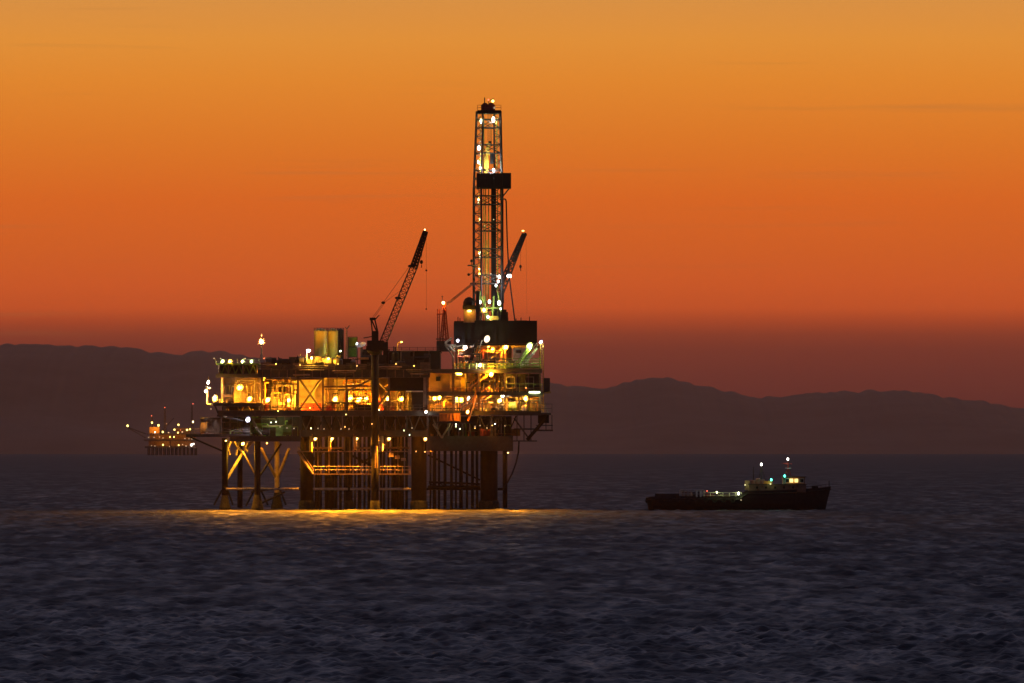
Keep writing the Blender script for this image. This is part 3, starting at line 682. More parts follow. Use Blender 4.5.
for px, py, Y, k, s, w, up, lab in (
    (487, 339, -8.9, 'white', 1.35, 40, 1.0, 'big dazzling white floodlight on the dark wind wall below the derrick'),
    (488.4, 347, -4.6, 'sodium', .6, 350, .9, 'small orange floodlight just below the big white one under the derrick'),
    (492.6, 349.2, -4.6, 'sodium', .8, 700, .9, 'orange floodlight lowest of the cluster beneath the derrick'),
    (505.7, 347, -4.6, 'sodium', 1.25, 1800, .7, 'big orange floodlight under the middle of the wind wall'),
    (529.5, 345.8, -13.5, 'mercury', 1.3, 450, .9, 'big greenish yellow floodlight at the head of the green stairs'),
    (541, 342, -16, 'cool', .75, 40, -.7, 'small violet white floodlight on top of the yellow pipe ladder'),
    (465, 347.2, -4.6, 'white', .85, 350, 1.0, 'white floodlight below the left end of the wind wall'),
    (457.8, 340.6, -8.9, 'cool', .65, 30, .6, 'small cool white floodlight at the left end of the wind wall'),
    (480, 365, -18.6, 'white', .7, 200, .9, 'pale floodlight at the deck edge above the orange stairs'),
    (491.2, 374, -18.9, 'amber', .9, 1300, .6, 'yellow floodlight at the top of the orange stairs'),
    (503, 394.6, -18.2, 'white', 1.05, 450, .7, 'bright white floodlight in the middle of the right tower'),
    (499.5, 400.5, -17.6, 'amber', .9, 900, 1.0, 'tall yellowish floodlight just below the bright white tower light'),
    (525.5, 399, -17.6, 'amber', 1.1, 1300, .9, 'yellow floodlight below the dark module at the right edge'),
    (468.6, 398.4, -18, 'white', .75, 250, .8, 'small white floodlight left of the long lower stairs'),
    (439.5, 397.8, -16, 'amber', .8, 900, .6, 'yellowish floodlight under the pink panelled cabin'),
    (467.7, 411.8, -22.6, 'sodium', .8, 500, .8, 'floodlight at the foot of the orange stairs beside the orange container'),
    (426, 411.8, -20.8, 'white', .6, 40, .7, 'small white floodlight at the deck edge left of the orange container')):
    floodlight(px, py, Y, k, s, w, lab, G4, up=up, back=(4.2 if Y < -22 else .5) if up > 0 else 0)
# square glowing cabin lamps
def boxlamp(x0, x1, y0, y1, Y, lab, kind, power):
    c = at((x0+x1)/2, (y0+y1)/2, Y); t = thing('box_lamp', lab, 'lamp', c, 'square box lamps on the right hand tower')
    f = MB(); pbox(f, x0-.5, x1+.5, y0-.5, y1+.5, Y+.05, Y+.5); pbox(f, x0-.5, x1+.5, y0-.9, y0-.5, Y-.2, Y+.5)
    f.tube(c+Vector((0, .4, 0)), c+Vector((0, 1.3, 0)), .12, n=6); f.build('housing', 'dark_steel', t)
    B('lens', x0, x1, y0, y1, Y-.05, Y+.05, 'lens_'+kind, t); bulb(t, c+Vector((0, -.5, -.1)), kind, power, .15)
boxlamp(455.5, 462, 371.6, 375, -9.4, 'square yellow lamp above the cabin door', 'amber', 500)
boxlamp(455.5, 463.5, 396.5, 402, -9.8, 'large square amber lamp left of the lower stairs', 'amber', 700)
boxlamp(433, 436.3, 396.3, 400, -12, 'small square amber lamp under the pink cabin', 'amber', 300)
boxlamp(529, 540, 391.6, 393, -20.4, 'long pale lamp bar along the right deck edge', 'mercury', 200)

# gooseneck lamps
def gooseneck(x0, y0, x1, y1, Y, kind, lab, s, w, m='white_paint'):
    a = at(x0, y0, Y); t = thing('gooseneck_lamp', lab, 'lamp', a)
    e = at(x1, y1, Y); pts = [a, at(x0, y1+2, Y)] + [at(x0+(x1-x0)*(1-math.cos(u)), y1+2-2*math.sin(u), Y) for u in (.5, 1.0, 1.57)]
    MB().path(pts, .12).build('pole', m, t); c = pts[-1]
    MB().ball(c, s, 8, 5, (1, 1, .8)).build('lens', 'lens_'+kind, t, True); MB().lathe(c+Vector((0, .05, s*.5)), [(.02, s*.5), (s*.9, .1), (s*1.0, 0)], 10).build('lamp_shade', 'white_paint', t)
    bulb(t, c+Vector((0, -s-.2, -.2)), kind, w, .15)
gooseneck(306.7, 362.5, 308.4, 350.5, -17.5, 'cool', 'white gooseneck lamp on the upper deck left of the yellow tanks', .42, 40)
gooseneck(397.5, 351, 401.5, 342, -10, 'amber', 'thin amber gooseneck lamp on the dark module roof', .2, 60, 'yellow_paint')

# ------------------------------------------------------------------ flare
t = thing('flare_stack', 'burning gas flare on a thin stack above the left upper deck', 'flare', at(261.5, 369.5, -12))
MB().tube(at(261.5, 369.5, -12), at(261.5, 346, -12), .2, .13, n=8).build('stack', 'pale_steel', t)
for dx in (-5, 5): MB().tube(at(261.5, 352, -12), at(261.5+dx, 369.5, -12), .05, n=5).build('guy_wire', 'rope_steel', t)
MB().lathe(at(261.5, 346, -12), [(.14, 0), (.3, .3), (.24, .32), (.05, .1)], 8).build('burner_tip', 'dark_steel', t)
c = at(261.5, 345, -12)
cf = c+Vector((0, 0, .62))
MB().ball(cf, .42, 10, 6, (1, 1, 1.1)).build('flame_core', 'flame_core', t, True)
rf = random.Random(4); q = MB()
for k in range(26):                                           # ragged flame tongues, rayed outwards to shape a starburst of glare
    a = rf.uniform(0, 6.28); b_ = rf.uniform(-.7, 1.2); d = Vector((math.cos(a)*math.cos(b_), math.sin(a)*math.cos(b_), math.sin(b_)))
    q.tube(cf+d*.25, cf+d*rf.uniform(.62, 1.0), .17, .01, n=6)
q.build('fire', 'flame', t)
MB().lathe(at(261.6, 336.6, -12), [(.01, 0), (.16, .15), (.13, .35), (.01, .6)], 8).build('flame_tongue', 'flame', t, True)
bulb(t, cf+Vector((0, -.55, 0)), 'flame', 300, .2)

# ------------------------------------------------------------------ tanks
def tank(x0, x1, y0, y1, Y, m, lab):
    xc = (x0+x1)/2; c = at(xc, y1, Y); r = (x1-x0)*.1; h = (y1-y0)*.2
    t = thing('storage_tank', lab, 'tank', c, 'upright storage tanks on the upper deck')
    MB().lathe(c, [(.01, 0), (r, 0), (r, h), (r*.97, h+.02), (.6*r, h+.35), (.01, h+.5)], 56).build('shell', m, t, False)
    q = MB()
    for f in (.02, .33, .66, .97): q.lathe(c+Vector((0, 0, h*f)), [(r+.005, -.05), (r+.05, -.04), (r+.05, .04), (r+.005, .05)], 28)
    q.build('hoop', m, t)
    q = MB(); n = 12
    for i in range(n):
        a = 2*math.pi*i/n; b = 2*math.pi*(i+1)/n
        pa = c+Vector((r*math.cos(a), r*math.sin(a), h)); pb = c+Vector((r*math.cos(b), r*math.sin(b), h)); u = Vector((0, 0, .55))
        q.bar(pa, pa+u, .05); q.bar(pa+u, pb+u, .05)
    q.build('top_railing', 'dark_steel', t)
    q = MB()
    for i in range(4):
        a = math.pi/4+math.pi/2*i; p = c+Vector((.8*r*math.cos(a), .8*r*math.sin(a), 0)); q.tube(p, Vector((p.x, p.y, at(0, 369.5, Y).z)), .14, n=6)
    q.box(c.x-r*.85, c.x+r*.85, Y-r*.85, Y+r*.85, at(0, 369.5, Y).z, at(0, 366, Y).z); q.build('support', 'dark_steel', t)
tank(314, 327.3, 331, 357, -11, 'tank_paint', 'left yellow storage tank of three on the upper deck')
tank(327.6, 338, 331, 358, -10, 'tank_paint', 'middle yellow storage tank with a bright stripe of light')
tank(337, 343.8, 331, 360, -7, 'dark_steel', 'narrow dark storage tank right of the two yellow tanks')
floodlight(311.5, 358, -18.2, 'amber', .5, 1100, 'small amber floodlight on deck below the left yellow tank', None, up=-1.6)
floodlight(328.5, 358.5, -18.2, 'amber', .4, 900, 'small amber floodlight on deck below the middle yellow tank', None, up=-1.6)
floodlight(340.5, 351, -12.5, 'mercury', .35, 30, 'small pale floodlight on the front of the dark tank', None, up=-1.0, back=.8)
# antenna mast
t = thing('antenna_mast', 'thin lattice antenna mast with forked top beside the tanks', 'mast', at(346.5, 369.5, -11))
q = MB()
for dx in (-1, 1.2): q.bar(at(346.5+dx, 369.5, -11), at(346.8, 328, -11), .12)
for k in range(8): q.bar(at(345.7, 366-k*4.6, -11), at(347.6, 363.5-k*4.6, -11), .06)
q.build('mast', 'brown_steel', t)
q = MB(); q.bar(at(346.8, 329, -11), at(349.5, 325.5, -11), .14); q.bar(at(346.8, 329, -11), at(345, 327, -11), .1); q.build('antenna', 'dark_steel', t)
# green netted stack
t = thing('netted_frame', 'green net covered frame between the tanks and the crane', 'netted frame', at(352.5, 369.5, -10))
q = MB(); pbox(q, 348.5, 357, 337.5, 357, -10, -7); q.build('net', 'green_net', t)
q = MB()
for px in (348.2, 357.2):
    for Y in (-10.2, -6.9): q.bar(at(px, 369.5, Y), at(px, 337, Y), .14)
for py in (337, 347, 357): q.bar(at(348.2, py, -10.2), at(357.2, py, -10.2), .1); q.bar(at(348.2, py, -6.9), at(357.2, py, -6.9), .1)
q.build('frame', 'dark_steel', t)
# white dish
t = thing('satellite_dish', 'floodlit white satellite dish on a post left of the crane', 'satellite dish', at(361.5, 369.5, -12))
MB().tube(at(361.5, 369.5, -12), at(361.5, 347, -12), .25, n=8).build('post', 'dark_steel', t)
dq = MB().lathe((0, 0, 0), [(.02, 0), (.5, .08), (.95, .3), (1.1, .45), (.95, .36), (.5, .14), (.02, .06)], 16)
ro = Matrix.Rotation(math.radians(28), 3, 'X') @ Matrix.Rotation(math.radians(-14), 3, 'Y'); cc = at(361.5, 346.5, -12.2)
dq.v = [tuple(cc + ro @ Vector(v)) for v in dq.v]; dq.build('dish', 'white_paint', t, True)
MB().tube(cc, cc+ro @ Vector((0, 0, 1.3)), .06, n=5).build('feed_arm', 'white_paint', t)
floodlight(357, 343.5, -14.5, 'cool', .45, 45, 'small cool floodlight shining on the white satellite dish', None, up=-3.2)
B('equipment_box', 358.5, 368.5, 357.5, 359.6, -14.6, -12.5, 'orange_paint', P)

# ------------------------------------------------------------------ cranes
def lattice(name, a, b, w0, w1, m, par, bays, r=.07, chord=.13, parts=True):
    """four-chord lattice girder from a to b: each chord and each bay's lacing are parts"""
    a, b = Vector(a), Vector(b); d = (b-a).normalized(); u = Vector((0, 1, 0)); v = d.cross(u).normalized(); u = v.cross(d).normalized()
    def pt(f, i):
        w = (w0+(w1-w0)*f)/2; su, sv = ((-1, -1), (1, -1), (1, 1), (-1, 1))[i]; return a.lerp(b, f)+u*su*w+v*sv*w
    for i in range(4): MB().bar(pt(0, i), pt(1, i), chord).build(name+'_chord', m, par)
    for k in range(bays):
        q = MB(); f0, f1 = k/bays, (k+1)/bays
        for i in range(4):
            j = (i+1) % 4; q.bar(pt(f0, i), pt(f1, j), r); q.bar(pt(f1, i), pt(f1, j), r)
        q.build(name+'_lacing', m, par)
def crane1():
    Y = -21.6; t = thing('pedestal_crane', 'black pedestal crane with tall lattice boom raised up to the right', 'crane', at(375, 446, Y))
    MB().tube(at(375, 446, Y), at(375, 352, Y), .76, n=16).build('pedestal', 'black_steel', t, True)
    MB().lathe(at(375, 352, Y), [(.7, -.6), (1.5, 0), (1.5, .5), (.02, .5)], 16).build('slew_ring', 'black_steel', t)
    q = MB(); pbox(q, 367, 384, 340.5, 350, Y-1.6, Y+1.8); pbox(q, 366, 372, 346, 350.5, Y-1.9, Y+1.9); q.build('machinery_house', 'black_steel', t)
    q = MB(); pbox(q, 381.5, 388, 342, 350.5, Y-1.9, Y-.4); q.build('cab', 'black_steel', t); B('cab_window', 382.5, 387, 343.5, 347, Y-1.96, Y-1.9, 'glass_dark', t)
    q = MB(); pbox(q, 371.6, 378.4, 331, 341, Y-.7, Y+.7); q.build('king_post', 'black_steel', t)
    q = MB()
    for a, b in (((372.2, 331), (371, 319)), ((377.6, 331), (374.6, 318.6)), ((376.5, 331), (371.2, 319))): q.bar(at(*a, Y-.5), at(*b, Y-.5), .2); q.bar(at(*a, Y+.5), at(*b, Y+.5), .2)
    pbox(q, 369.6, 375.6, 317.6, 320.2, Y-.7, Y+.7); q.build('gantry', 'black_steel', t)
    MB().path([at(375, 320, Y), at(378.2, 316, Y), at(379.4, 315.4, Y)], .1).build('gantry_arm', 'black_steel', t)
    MB().bar(at(372, 336.5, Y), at(363.5, 338, Y), .14).build('exhaust_boom', 'black_steel', t)
    foot, mid, tip = at(382.5, 344, Y), at(413.5, 268, Y), at(425.5, 231.5, Y)
    lattice('boom', foot, mid, 1.3, 1.3, 'dark_steel', t, 16, .08, .16)
    lattice('boom', mid, tip, 1.25, .75, 'black_steel', t, 12, .15, .24)
    q = MB(); d = (mid-foot).normalized()
    q.tube(mid-d*.3, tip, .12, .12, n=8); q.build('boom_head', 'black_steel', t)
    MB().ball(at(426, 233, Y), .38, 8, 5).build('sheave', 'black_steel', t)
    for p in (at(411, 266, Y), at(398, 298, Y)): MB().ball(p, .42, 6, 4, (1.6, 1, .7)).build('boom_walkway', 'black_steel', t)
    q = MB(); e = at(383.2, 302.7, Y)
    q.bar(at(371.5, 319, Y), e, .05); q.bar(at(373.5, 318.5, Y), e+Vector((.3, 0, 0)), .05); q.bar(e, at(411, 264, Y), .05); q.bar(e+Vector((.3, 0, .1)), at(400, 291, Y), .04); q.bar(at(411, 264, Y), tip, .05); q.build('pendant_line', 'rope_steel', t)
    MB().ball(e, .3, 6, 4, (1.4, 1, 1)).build('bridle', 'black_steel', t)
    q = MB(); q.bar(at(425, 234, Y), at(421.4, 258, Y), .035); q.bar(at(422.6, 236, Y), at(421.4, 258, Y), .035); q.build('hoist_line', 'rope_steel', t)
    q = MB(); q.ball(at(421.4, 262, Y), .32, 8, 5, (1, .7, 1.3)); q.path([at(421.4, 264.5, Y), at(421.8, 266.6, Y), at(421, 267.6, Y)], .08); q.build('hook_block', 'black_steel', t)
    MB().bar(at(426.3, 234, Y), at(426.3, 309, Y), .03).build('whip_line', 'rope_steel', t)
    q = MB(); q.ball(at(426.3, 270.3, Y), .2, 6, 4); q.ball(at(426.3, 309, Y), .17, 6, 4); q.build('whip_weight', 'black_steel', t)
    q = MB(); q.ball(at(424.8, 229.6, Y), .16, 6, 4); q.build('tip_lamp', 'lens_sodium', t)
crane1()
def crane2():
    Y = 10; t = thing('slewing_crane', 'dark crane with boom raised to the right behind the derrick', 'crane', at(497, 345.5, Y))
    MB().tube(at(497, 345.5, Y), at(497, 302, Y), .8, n=12).build('pedestal', 'dark_steel', t, True)
    q = MB(); pbox(q, 491, 504, 292, 303, Y-1.5, Y+1.5); q.build('machinery_house', 'dark_steel', t)
    tip = at(524.3, 234, Y)
    lattice('boom', at(499, 293, Y), tip, 1.7, .7, 'dark_steel', t, 14, .12, .22)
    q = MB(); q.bar(at(500, 291, Y-.2), at(511, 262, Y-.2), .35); q.bar(at(513, 262, Y), at(524, 234, Y), .6); q.build('boom_head', 'dark_steel', t)
    MB().ball(at(525, 234.6, Y), .42, 8, 5).build('sheave', 'black_steel', t)
    MB().bar(at(521, 238, Y), at(520.5, 266, Y), .035).build('hoist_line', 'rope_steel', t)
    q = MB(); q.ball(at(520.5, 266.5, Y), .26, 8, 5, (1, .7, 1.4)); q.path([at(520.5, 268, Y), at(520.8, 271, Y)], .08); q.build('hook_block', 'black_steel', t)
    MB().bar(at(526, 236, Y), at(527, 314, Y), .02).build('whip_line', 'rope_steel', t)
    MB().ball(at(523, 230.8, Y), .2, 8, 5, (1.3, 1, .7)).build('tip_lamp', 'lens_amber', t)
    for a in ((499, 276.3), (509.2, 276)):
        c = at(*a, Y-3); o = MB().ball(c, .45, 8, 5, (1.1, 1, .9)); o.build('boom_floodlight', 'lens_white', t, True); bulb(t, c+Vector((0, -.7, -.1)), 'white', 350, .15)
        MB().bar(c+Vector((0, .3, 0)), c+Vector((-.6, 3, -.4)), .12).build('lamp_arm', 'dark_steel', t)
crane2()
def crane3():
    Y = -4; t = thing('red_gantry_crane', 'small red crane mast with thin boom rising to the derrick', 'crane', at(443.5, 351, Y))
    q = MB(); top = at(444.3, 304.5, Y)
    for dx, dy in ((439.5, -.9), (449.5, -.9), (442, .9), (447, .9)): q.bar(at(dx, 351, Y+dy), top+Vector((random.uniform(-.2, .2), dy*.3, 0)), .2)
    q.build('mast', 'red_paint', t)
    for k in range(8):
        f = k/8; y = 348-k*5.2; hw = 5*(1-f)+.7
        MB().bar(at(444-hw, y, Y-.8), at(444.3+hw*.85, y-5, Y-.8), .1).build('mast_lacing', 'red_paint', t)
    q = MB()
    for x in (437.6, 439.4): q.bar(at(x, 351, Y), at(x, 309, Y), .12)
    for k in range(12): q.bar(at(437.6, 347-k*3.3, Y), at(439.4, 347-k*3.3, Y), .07)
    pbox(q, 436.8, 443, 313.6, 314.6, Y-.6, Y+.6); q.build('access_ladder', 'red_paint', t)
    q = MB(); pbox(q, 436.5, 451, 341, 351.5, Y-1.4, Y+1.4); pbox(q, 436, 445, 338.5, 339.4, Y-1.4, Y+1.4); q.build('base_house', 'dark_steel', t)
    lattice('boom', at(446.5, 304.5, Y), at(474.5, 282.3, Y), .38, .3, 'tan_paint', t, 14, .05, .08)
    q = MB(); q.bar(at(442.6, 305, Y), at(442.2, 297.5, Y), .09); q.ball(at(442.3, 296.6, Y), .16, 6, 4); q.build('mast_pole', 'dark_steel', t)
    c = at(443.3, 302.8, Y-.3); MB().ball(c, .32, 8, 5).build('mast_lamp', 'lens_sodium', t, True); bulb(t, c+Vector((0, -.6, -.4)), 'sodium', 250, .12)
crane3()

# ------------------------------------------------------------------ derrick
def derrick():
    Yc = 0.0; t = thing('drilling_derrick', 'tall lattice drilling derrick with racked pipes and a black racking board', 'derrick', at(488, 345.5, Yc))
    TH = math.radians(20)
    def corner(i, py):
        if py >= 187: cx, s = 487.9, 1.0
        else: f = (187-py)/78; cx, s = 487.9+f*.6, 1.0-.17*f
        h = 2.2*s; sx, sy = ((-1, -1), (1, -1), (1, 1), (-1, 1))[i]
        x, y = sx*h, sy*h; c = at(cx, py, Yc)
        return c+Vector((x*math.cos(TH)-y*math.sin(TH), x*math.sin(TH)+y*math.cos(TH), 0))
    for i in range(4):
        w = (.3, .44, .28, .36)[i]
        MB().bar(corner(i, 345.5), corner(i, 187), w).build('leg', 'dark_steel', t); MB().bar(corner(i, 187), corner(i, 111), w*.9).build('leg', 'dark_steel', t)
    ys = list(np.linspace(345.5, 187, 19))+list(np.linspace(187, 111, 10))[1:]
    for k, (y0, y1) in enumerate(zip(ys, ys[1:])):
        for i in range(4):
            j = (i+1) % 4
            if i in (1, 3) or k % 3 == 0:
                MB().bar(corner(i, y1), corner(j, y1), .14).build('girt', 'dark_steel', t)
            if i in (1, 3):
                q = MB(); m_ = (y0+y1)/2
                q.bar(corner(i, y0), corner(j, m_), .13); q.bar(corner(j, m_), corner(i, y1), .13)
                q.build('brace', 'tan_paint' if i == 3 else 'dark_steel', t)  # left face gets lighter paint to carry its lamp light
            elif k % 3 == 1:
                MB().bar(corner(i, y0+1), corner(j, y1-1), .1).build('brace', 'dark_steel', t)
                MB().bar(corner(j, y0+1), corner(i, y1-1), .1).build('brace', 'dark_steel', t)
            if i in (0, 2) and k % 3 == 2: MB().bar(corner(i, y0), corner(j, y0), .12).build('girt', 'dark_steel', t)
    # racked drill pipe: stands hanging behind the racking board
    for k in range(9):
        px = 491.7+(k % 5)*.95; Y = .3+(k//5)*.6
        MB().tube(at(px, 322, Y), at(px, 176, Y), .13, n=6).build('drill_pipe', 'black_steel', t)
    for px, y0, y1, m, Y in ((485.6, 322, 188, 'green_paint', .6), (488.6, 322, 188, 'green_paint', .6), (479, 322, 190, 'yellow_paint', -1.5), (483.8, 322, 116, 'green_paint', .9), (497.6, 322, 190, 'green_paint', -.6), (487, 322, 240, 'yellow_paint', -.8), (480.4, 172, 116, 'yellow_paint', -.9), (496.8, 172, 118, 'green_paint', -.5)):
        MB().tube(at(px, y0, Y), at(px, y1, Y), .1, n=6).build('standpipe', m, t)  # yellow and green pipe colours stand in for the lamp glow inside the derrick
    # racking board
    q = MB(); pbox(q, 476.5, 511, 186, 188, -3, 3); q.build('racking_floor', 'black_steel', t)
    for k in range(4): B('wind_panel', 476.5+k*8.7, 485+k*8.7, 173.5 if k < 3 else 172.8, 187.6, -3.2-.05*(k % 2), -3.0, 'black_steel', t)
    for k in range(3): B('wind_panel', 476.5+k*11.5, 487.8+k*11.5, 173, 187.6, 3.0, 3.2, 'black_steel', t)
    B('wind_panel', 510.4, 511, 173, 187.6, -3, 3, 'black_steel', t)
    for Y in (-2.5, 2.5): T('racking_strut', (503, 196, Y*.4), (509.5, 188, Y), .14, 'dark_steel', t, 6)
    # travelling block and top drive
    q = MB(); pbox(q, 485.4, 489.6, 147, 155, -1.2, .2); pbox(q, 484.4, 488.6, 156, 173, -1.1, .1); pbox(q, 486, 490.4, 143, 147, -.9, 0); q.tube(at(486.5, 155, -.8), at(486.5, 160, -.8), .3, n=8); q.build('top_drive', 'yellow_paint', t)
    q = MB(); pbox(q, 490, 494, 152.6, 163.6, -1.3, .4); pbox(q, 488.4, 491.6, 141, 145, -.6, .5); q.build('travelling_block', 'black_steel', t)
    q = MB()
    for px in (488, 489.2, 490.6, 491.6): q.bar(at(px, 142, 0), at(px-.2, 112, 0), .05)
    q.build('drill_line', 'rope_steel', t)
    # crown
    q = MB(); pbox(q, 477.4, 501, 110, 113, -2.6, 2.6); q.build('crown_platform', 'black_steel', t)
    q = MB(); pbox(q, 481, 495, 104.5, 110, -1.4, 1.4); q.tube(at(485, 106, -1.5), at(485, 106, 1.5), .7, n=12); q.tube(at(491, 106, -1.5), at(491, 106, 1.5), .7, n=12); q.build('crown_block', 'red_paint', t)
    rail(477.4, 110, 501, 110, -2.5, t, h=5, m='red_paint'); rail(477.4, 110, 501, 110, 2.5, t, h=5, m='red_paint')
    q = MB(); q.bar(at(484.6, 105, 0), at(484.6, 97.4, 0), .14); q.bar(at(489, 105, 0), at(488.4, 99.5, 0), .1); q.bar(at(489, 100.5, 0), at(493.6, 98.6, 0), .1); q.build('crown_pole', 'dark_steel', t)
    MB().ball(at(492.8, 101, -.6), .28, 8, 5).build('crown_lamp', 'lens_amber', t, True); MB().ball(at(488.4, 99.8, -.2), .2, 8, 5).build('crown_lamp', 'lens_red', t, True); MB().ball(at(494.3, 107.6, -1.6), .2, 8, 5).build('crown_lamp', 'lens_dim', t, True)
    # lamps inside the lattice: caged tubes hung on the legs, one mesh each
    for px, py, Y, k, sx, sz, w in ((480.9, 121, -1, 'mercury', .22, .75, 160), (493.3, 119.5, -1.2, 'white', .38, .8, 260), (478.7, 148, -1.4, 'cool', .3, .62, 160), (478.3, 162, -1.3, 'mercury', .2, .5, 120), (480.2, 168, -1.2, 'mercury', .22, .5, 120),
                                 (493.7, 170, -1.8, 'cool', .28, .5, 200), (478.4, 199.5, -1.2, 'mercury', .16, .4, 60), (478, 202.8, -1.2, 'dim', .16, .3, 0), (479.4, 219, -1.2, 'mercury', .18, .35, 60), (480.6, 222, -1.2, 'dim', .16, .3, 0), (493.6, 219.5, -1.3, 'dim', .14, .16, 0),
                                 (484.6, 225.8, -1.0, 'dim', .15, .15, 0), (479.2, 253.5, -1.2, 'mercury', .2, .4, 70), (480.4, 257, -1.2, 'mercury', .18, .3, 0), (479, 269, -1.3, 'mercury', .2, .25, 40), (479.8, 274, -1.5, 'amber', .38, .3, 60), (485, 277, -1, 'dim', .14, .14, 0), (490.8, 273.8, -1.4, 'dim', .16, .18, 0),
                                 (498.2, 281.5, -2.6, 'cool', .25, .4, 150), (496, 285.5, -2.6, 'cool', .25, .4, 0)):
        c = at(px, py, Y); o = MB().ball(c, 1, 8, 5, (sx*.8, .2, sz*.75)); o = o.build('derrick_lamp', 'lens_'+k, t, True)
        MB().bar(c+Vector((0, .15, 0)), c+Vector((0, 1.0, .2)), .08).build('lamp_bracket', 'dark_steel', o)
        if w: bulb(t, c+Vector((0, -.45, 0)), 'mercury' if k == 'dim' else k, w*3.4, .1)
    # standpipe and rotary hose
    q = MB(); q.path([at(500.5, 187, -2), at(500.8, 200, -2), at(502.2, 206, -2), at(502.4, 240, -2), at(501.2, 246, -2), at(498, 247.5, -2)], .12); q.build('rotary_hose', 'rubber', t)
    q = MB(); q.path([at(499.6, 199.5, -1), at(500.8, 199, -1), at(505.4, 199, -1), at(506.2, 201, -1), at(507.2, 240, -1), at(509, 275, -1), at(515, 322, -1)], .14); q.build('mud_hose', 'rubber', t)
    # side arms with dark lamps on the left
    for y, x0 in ((265.5, 467.5), (283.5, 470)):
        q = MB(); q.bar(at(x0, y, -1.4), at(476, y-.4, -1.4), .2); q.bar(at(471.5, y, -1.4), at(475.5, y+5, -1.4), .12); q.build('side_arm', 'dark_steel', t)
        MB().ball(at(x0+4, y-4.6, -1.4), .28, 6, 4, (1, 1, 1.2)).build('side_lamp', 'black_steel', t); MB().bar(at(x0+4, y, -1.4), at(x0+4, y-4, -1.4), .09).build('side_post', 'dark_steel', t)
    MB().ball(at(468.7, 274.5, -1.4), .3, 6, 4).build('side_lamp', 'black_steel', t); MB().bar(at(469, 275, -1.4), at(475, 271, -1.4), .08).build('side_post', 'dark_steel', t)
    # base frame lit from within
    q = MB()
    for a, b in (((477.6, 322), (480, 291)), ((486.4, 322), (484, 296)), ((492, 322), (494, 296)), ((503, 322), (498, 292)), ((477, 308), (502, 308)), ((481, 296), (490, 322))): q.bar(at(*a, -3), at(*b, -3), .26)
    q.build('base_frame', 'green_paint', t)
    q = MB(); pbox(q, 481, 487, 308, 312.6, -3.6, -2.6); pbox(q, 489, 498.5, 316, 320, -3.8, -2.4); q.build('base_panel', 'yellow_paint', t)
    for px, py, s, w, k in ((479.7, 302, .42, 220, 'white'), (489.4, 301.6, .36, 180, 'white'), (499.2, 303, .45, 220, 'white'), (488, 317, .32, 160, 'white'), (488.3, 323.5, .22, 20, 'white'), (500.6, 308.7, .22, 0, 'cool'), (484, 310, .35, 160, 'mercury')):
        c = at(px, py, -4); o = MB().ball(c, s, 8, 5, (.72, .7, 1.05)).build('base_lamp', 'lens_'+k, t, True); MB().bar(c+Vector((0, .3, 0)), c+Vector((0, 1.2, 0)), .1).build('lamp_bracket', 'dark_steel', o)
        if w: bulb(t, c+Vector((0, -s-.1, 0)), k, w, .12)
derrick()

# drill floor: dark wind wall round the foot of the derrick, with the doghouse
t = thing('drill_floor', 'black wind walled drill floor at the foot of the derrick', 'drill floor', at(496, 345.5, 2))
B('floor_plate', 454, 537, 343.6, 345.4, -8, 12, 'black_steel', t)
for k in range(8):
    x0 = 454+k*10.4; B('wind_wall_panel', x0+.1, x0+10.3, 322.6 if k < 2 else 320.4+.3*(k % 2), 343.5, -8.2-.07*(k % 2), -8.0, 'black_steel', t)
    B('wind_wall_post', x0-.3, x0+.3, 320.6 if k > 1 else 322.8, 343.5, -8.6, -8.3, 'black_steel', t)
for k in range(8): B('wind_wall_panel', 454.1+k*10.4, 464.3+k*10.4, 321, 343.5, 11.8, 12, 'black_steel', t)
for px in (454, 536.6):
    for k in range(6): B('wind_wall_panel', px, px+.5, 321.4, 343.5, -7.9+k*3.3, -4.7+k*3.3, 'black_steel', t)
B('girder', 454, 537, 345.4, 347, -3.6, -2.9, 'dark_steel', t)
for px, h in ((508, 2.4), (516, 1.6), (521, 2.6), (529.5, 3.4), (460, 2), (458, 3)): MB().bar(at(px, 323, -8.1), at(px, 320-h, -8.1), .12).build('wall_post', 'black_steel', t)
q = MB(); pbox(q, 501, 508, 312, 322, -7, -3); pbox(q, 502, 506.5, 309.6, 312, -6.5, -4); q.build('winch_house', 'black_steel', t)
t = thing('doghouse', 'dark driller cabin with a domed top left of the derrick base', 'cabin', at(469.5, 343.6, -5))
q = MB(); pbox(q, 463.6, 475.5, 309, 343.6, -6.5, -3); q.build('cabin', 'tan_paint', t)
q = MB(); pbox(q, 462.6, 476, 305.4, 309.2, -7, -2.6); q.lathe(at(469, 305.4, -4.8), [(1.2, 0), (1.15, .7), (.8, 1.35), (.3, 1.65), (.01, 1.7)], 12); q.build('roof', 'black_steel', t)
q = MB(); q.box(at(476, 0, 0).x, at(480, 0, 0).x, -5, -2, at(0, 322, -5).z, at(0, 291, -5).z); q.build('tool_locker', 'dark_steel', t)
c = at(469.3, 311, -6.9); MB().ball(c, .3, 8, 5, (1.6, .6, .7)).build('cabin_lamp', 'lens_amber', t, True); bulb(t, c+Vector((0, -.5, -.2)), 'amber', 150, .1)

